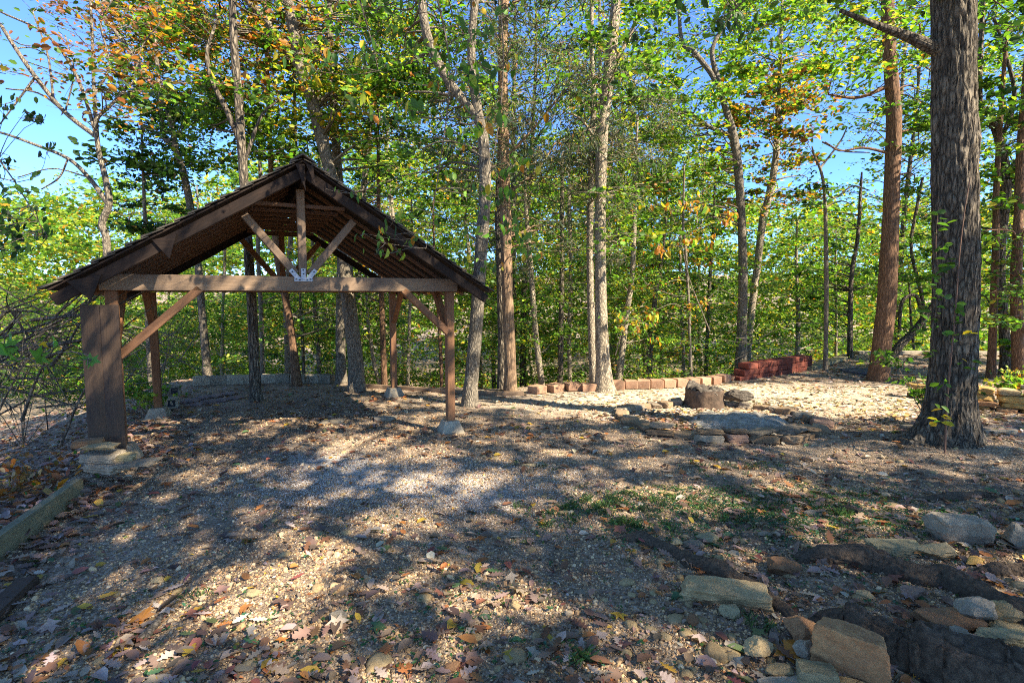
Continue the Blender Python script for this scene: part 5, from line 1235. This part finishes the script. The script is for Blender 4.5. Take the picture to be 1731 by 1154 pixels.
# ------------------------------------------------------------------ gravel: real stones instanced on points
def gravel(name, P, scl, col, seed, label):
    n_ = len(P); me = bpy.data.meshes.new(name); me.vertices.add(n_); me.vertices.foreach_set('co', P.astype(np.float32).ravel())
    def attr(nm, ty, data, f): a = me.attributes.new(nm, ty, 'POINT'); a.data.foreach_set(f, data.astype(np.float32).ravel())
    attr('scl', 'FLOAT_VECTOR', scl, 'vector'); attr('rot', 'FLOAT_VECTOR', rng.uniform(0, 6.28, (n_, 3))*[.12, .12, 1], 'vector')
    attr('Col', 'FLOAT_COLOR', np.concatenate([col, np.ones((n_, 1))], 1), 'color')
    o = bpy.data.objects.new(name, me); link(o)
    ng = bpy.data.node_groups.new(name, 'GeometryNodeTree'); ng.interface.new_socket('Geometry', in_out='INPUT', socket_type='NodeSocketGeometry'); ng.interface.new_socket('Geometry', in_out='OUTPUT', socket_type='NodeSocketGeometry')
    N = ng.nodes; I = N.new('NodeGroupInput'); O = N.new('NodeGroupOutput'); ic = N.new('GeometryNodeMeshIcoSphere'); ic.inputs['Subdivisions'].default_value = 2; ic.inputs['Radius'].default_value = .5
    sp_n = N.new('GeometryNodeSetPosition'); nz = N.new('ShaderNodeTexNoise'); nz.noise_dimensions = '4D'; nz.inputs['W'].default_value = seed; nz.inputs['Scale'].default_value = 1.9; nz.inputs['Detail'].default_value = 2
    vm = N.new('ShaderNodeVectorMath'); vm.operation = 'SUBTRACT'; vm.inputs[1].default_value = (.5, .5, .5); vs = N.new('ShaderNodeVectorMath'); vs.operation = 'SCALE'; vs.inputs['Scale'].default_value = .9
    ng.links.new(nz.outputs['Color'], vm.inputs[0]); ng.links.new(vm.outputs[0], vs.inputs[0]); ng.links.new(ic.outputs['Mesh'], sp_n.inputs['Geometry']); ng.links.new(vs.outputs[0], sp_n.inputs['Offset'])
    ms = N.new('GeometryNodeSetMaterial'); ms.inputs['Material'].default_value = M['gravel']; ng.links.new(sp_n.outputs[0], ms.inputs[0])
    iop = N.new('GeometryNodeInstanceOnPoints'); ng.links.new(I.outputs[0], iop.inputs['Points']); ng.links.new(ms.outputs[0], iop.inputs['Instance'])
    for nm, s in (('scl', 'Scale'), ('rot', 'Rotation')):
        a = N.new('GeometryNodeInputNamedAttribute'); a.data_type = 'FLOAT_VECTOR'; a.inputs['Name'].default_value = nm
        ng.links.new([x for x in a.outputs if x.enabled and x.name == 'Attribute'][0], iop.inputs[s])
    ng.links.new(iop.outputs[0], O.inputs[0]); me.materials.append(M['gravel'])
    md = o.modifiers.new('gravel', 'NODES'); md.node_group = ng; return tag(o, label, 'gravel', kind='stuff')
pg = np.array([(.40, .29, .18), (.50, .37, .24), (.30, .21, .13), (.56, .44, .30), (.22, .155, .105), (.43, .31, .21), (.60, .50, .38), (.34, .30, .25)])
def gcol(n_): return pg[rng.integers(0, len(pg), n_)]*rng.uniform(.6, 1.3, (n_, 1))*[1.26, 1.06, .74]
def gden(x, y): return np.clip(.62+.5*vnoise(x*.9, y*.9, 0, 31)+.25*vnoise(x*4, y*4, 0, 32)-.9*sm(-.2, .5, np.interp(y, LY, LX)-x), .05, 1.6)
for q in range(3):
    nn = 36000; P = sample_ground(nn, -5, 6, 1.9, 8.5, gden, 1.55); s = rng.lognormal(math.log(.0090), .50, nn)[:, None]*np.clip(.75+P[:, 1:2]*.06, 0, 1.25)
    S = s*np.column_stack([rng.uniform(.8, 1.3, nn), rng.uniform(.7, 1.1, nn), rng.uniform(.45, .8, nn)]); P[:, 2] += s[:, 0]*.12
    gravel('gravel', P, S, gcol(nn), q*3.7, ['tan gravel spread over the whole foreground', 'brown gravel mixed into the foreground', 'mixed small gravel over the middle ground'][q])
nn = 16000; P = np.column_stack([rng.normal(-1.1, .95, nn), rng.normal(5.25, .42, nn)]); P = np.column_stack([P, hgt(P[:, 0], P[:, 1])]); s = rng.uniform(.007, .014, (nn, 1))
gravel('grey_gravel', P, s*np.column_stack([np.ones(nn), rng.uniform(.7, 1, nn), rng.uniform(.5, .8, nn)]), np.array([.52, .455, .37])*rng.uniform(.5, 1.25, (nn, 1)), 11.3, 'patch of fine pale grey gravel in front of the pavilion')

# ------------------------------------------------------------------ grass tufts and little green plants
def blades(n_, cx, cy, rx, ry, h_, tufts):
    V, F, c, k0 = [], [], [], 0
    tx = rng.normal(0, 1, (tufts, 2))*[rx, ry]+[cx, cy]
    t = tx[rng.integers(0, tufts, n_)]+rng.normal(0, .028, (n_, 2)); z = hgt(t[:, 0], t[:, 1]); a = rng.uniform(0, 6.28, n_); hh = h_*rng.uniform(.4, 1.2, n_); ln = hh*rng.uniform(.3, 1.0, n_); w_ = .0022
    B = np.column_stack([t, z]); D = np.column_stack([np.cos(a), np.sin(a), 0*a]); S_ = np.column_stack([-np.sin(a), np.cos(a), 0*a])*w_
    V = np.stack([B-S_, B+S_, B+D*ln[:, None]*.4+[0, 0, 1]*hh[:, None]*.75+S_*.7, B+D*ln[:, None]+[0, 0, 1]*hh[:, None]], 1).reshape(-1, 3)
    F = (np.array([[0, 1, 2], [0, 2, 3]])[None]+(np.arange(n_)*4)[:, None, None]).reshape(-1, 3)
    col = np.repeat(np.array([[.075, .12, .04]])*rng.uniform(.5, 1.8, (n_, 1))*rng.uniform(.85, 1.15, (n_, 3)), 2, 0); return V, F, col
L = Leaves()
for (px, py, rx, ry, n_, tf, h_) in ((985, 860, .22, .12, 1600, 14, .06), (1030, 850, .25, .12, 1400, 14, .06), (1075, 885, .12, .08, 700, 6, .07), (1190, 840, .5, .25, 2200, 40, .045), (1320, 870, .6, .25, 2400, 50, .04), (1400, 845, .5, .2, 1800, 30, .04),
        (1225, 785, .3, .12, 900, 16, .05), (910, 790, .12, .08, 200, 4, .05), (330, 1008, .03, .02, 160, 2, .05), (970, 1115, .04, .03, 260, 2, .07), (1420, 870, .04, .03, 240, 2, .08), (700, 960, .9, .5, 900, 26, .03), (1000, 1010, .8, .4, 800, 26, .03), (1560, 900, .6, .3, 900, 24, .04), (1290, 1055, .04, .03, 200, 2, .06)):
    p = G(px, py); L.add(*blades(int(n_*.34), p[0], p[1], rx*1.05, ry*1.05, h_*.8, int(tf*1.2)))
tag(L.build('grass'), 'sparse green grass tufts growing through the gravel', 'grass', kind='stuff')
L = Leaves()
for (px, py, rx, ry, n_) in ((1200, 850, .5, .25, 420), (1320, 880, .6, .25, 480), (1450, 860, .6, .3, 320), (1000, 860, .4, .2, 120), (1100, 900, .4, .2, 120), (800, 985, .3, .2, 40), (850, 1085, .7, .25, 60), (600, 1100, .8, .3, 70), (1440, 970, .5, .25, 90), (300, 1080, .6, .3, 60), (1650, 900, .5, .3, 120), (350, 880, .9, .5, 60), (60, 1085, .3, .2, 40)):
    p = G(px, py); a_ = rng.normal(0, 1, (n_, 2))*[rx, ry]+p[:2]; a_ = np.repeat(a_, 3, 0)+rng.normal(0, .014, (n_*3, 2)); Q = np.column_stack([a_, hgt(a_[:, 0], a_[:, 1])+rng.uniform(.008, .03, n_*3)])
    L.add(*leaf_arrays(Q, .026, [(4, (.05, .13, .04)), (2, (.06, .17, .09)), (1, (.10, .18, .03))], 'leaf6', .45))
tag(L.build('ground_plants'), 'small green clover like plants creeping between leaves', 'plants', kind='stuff')
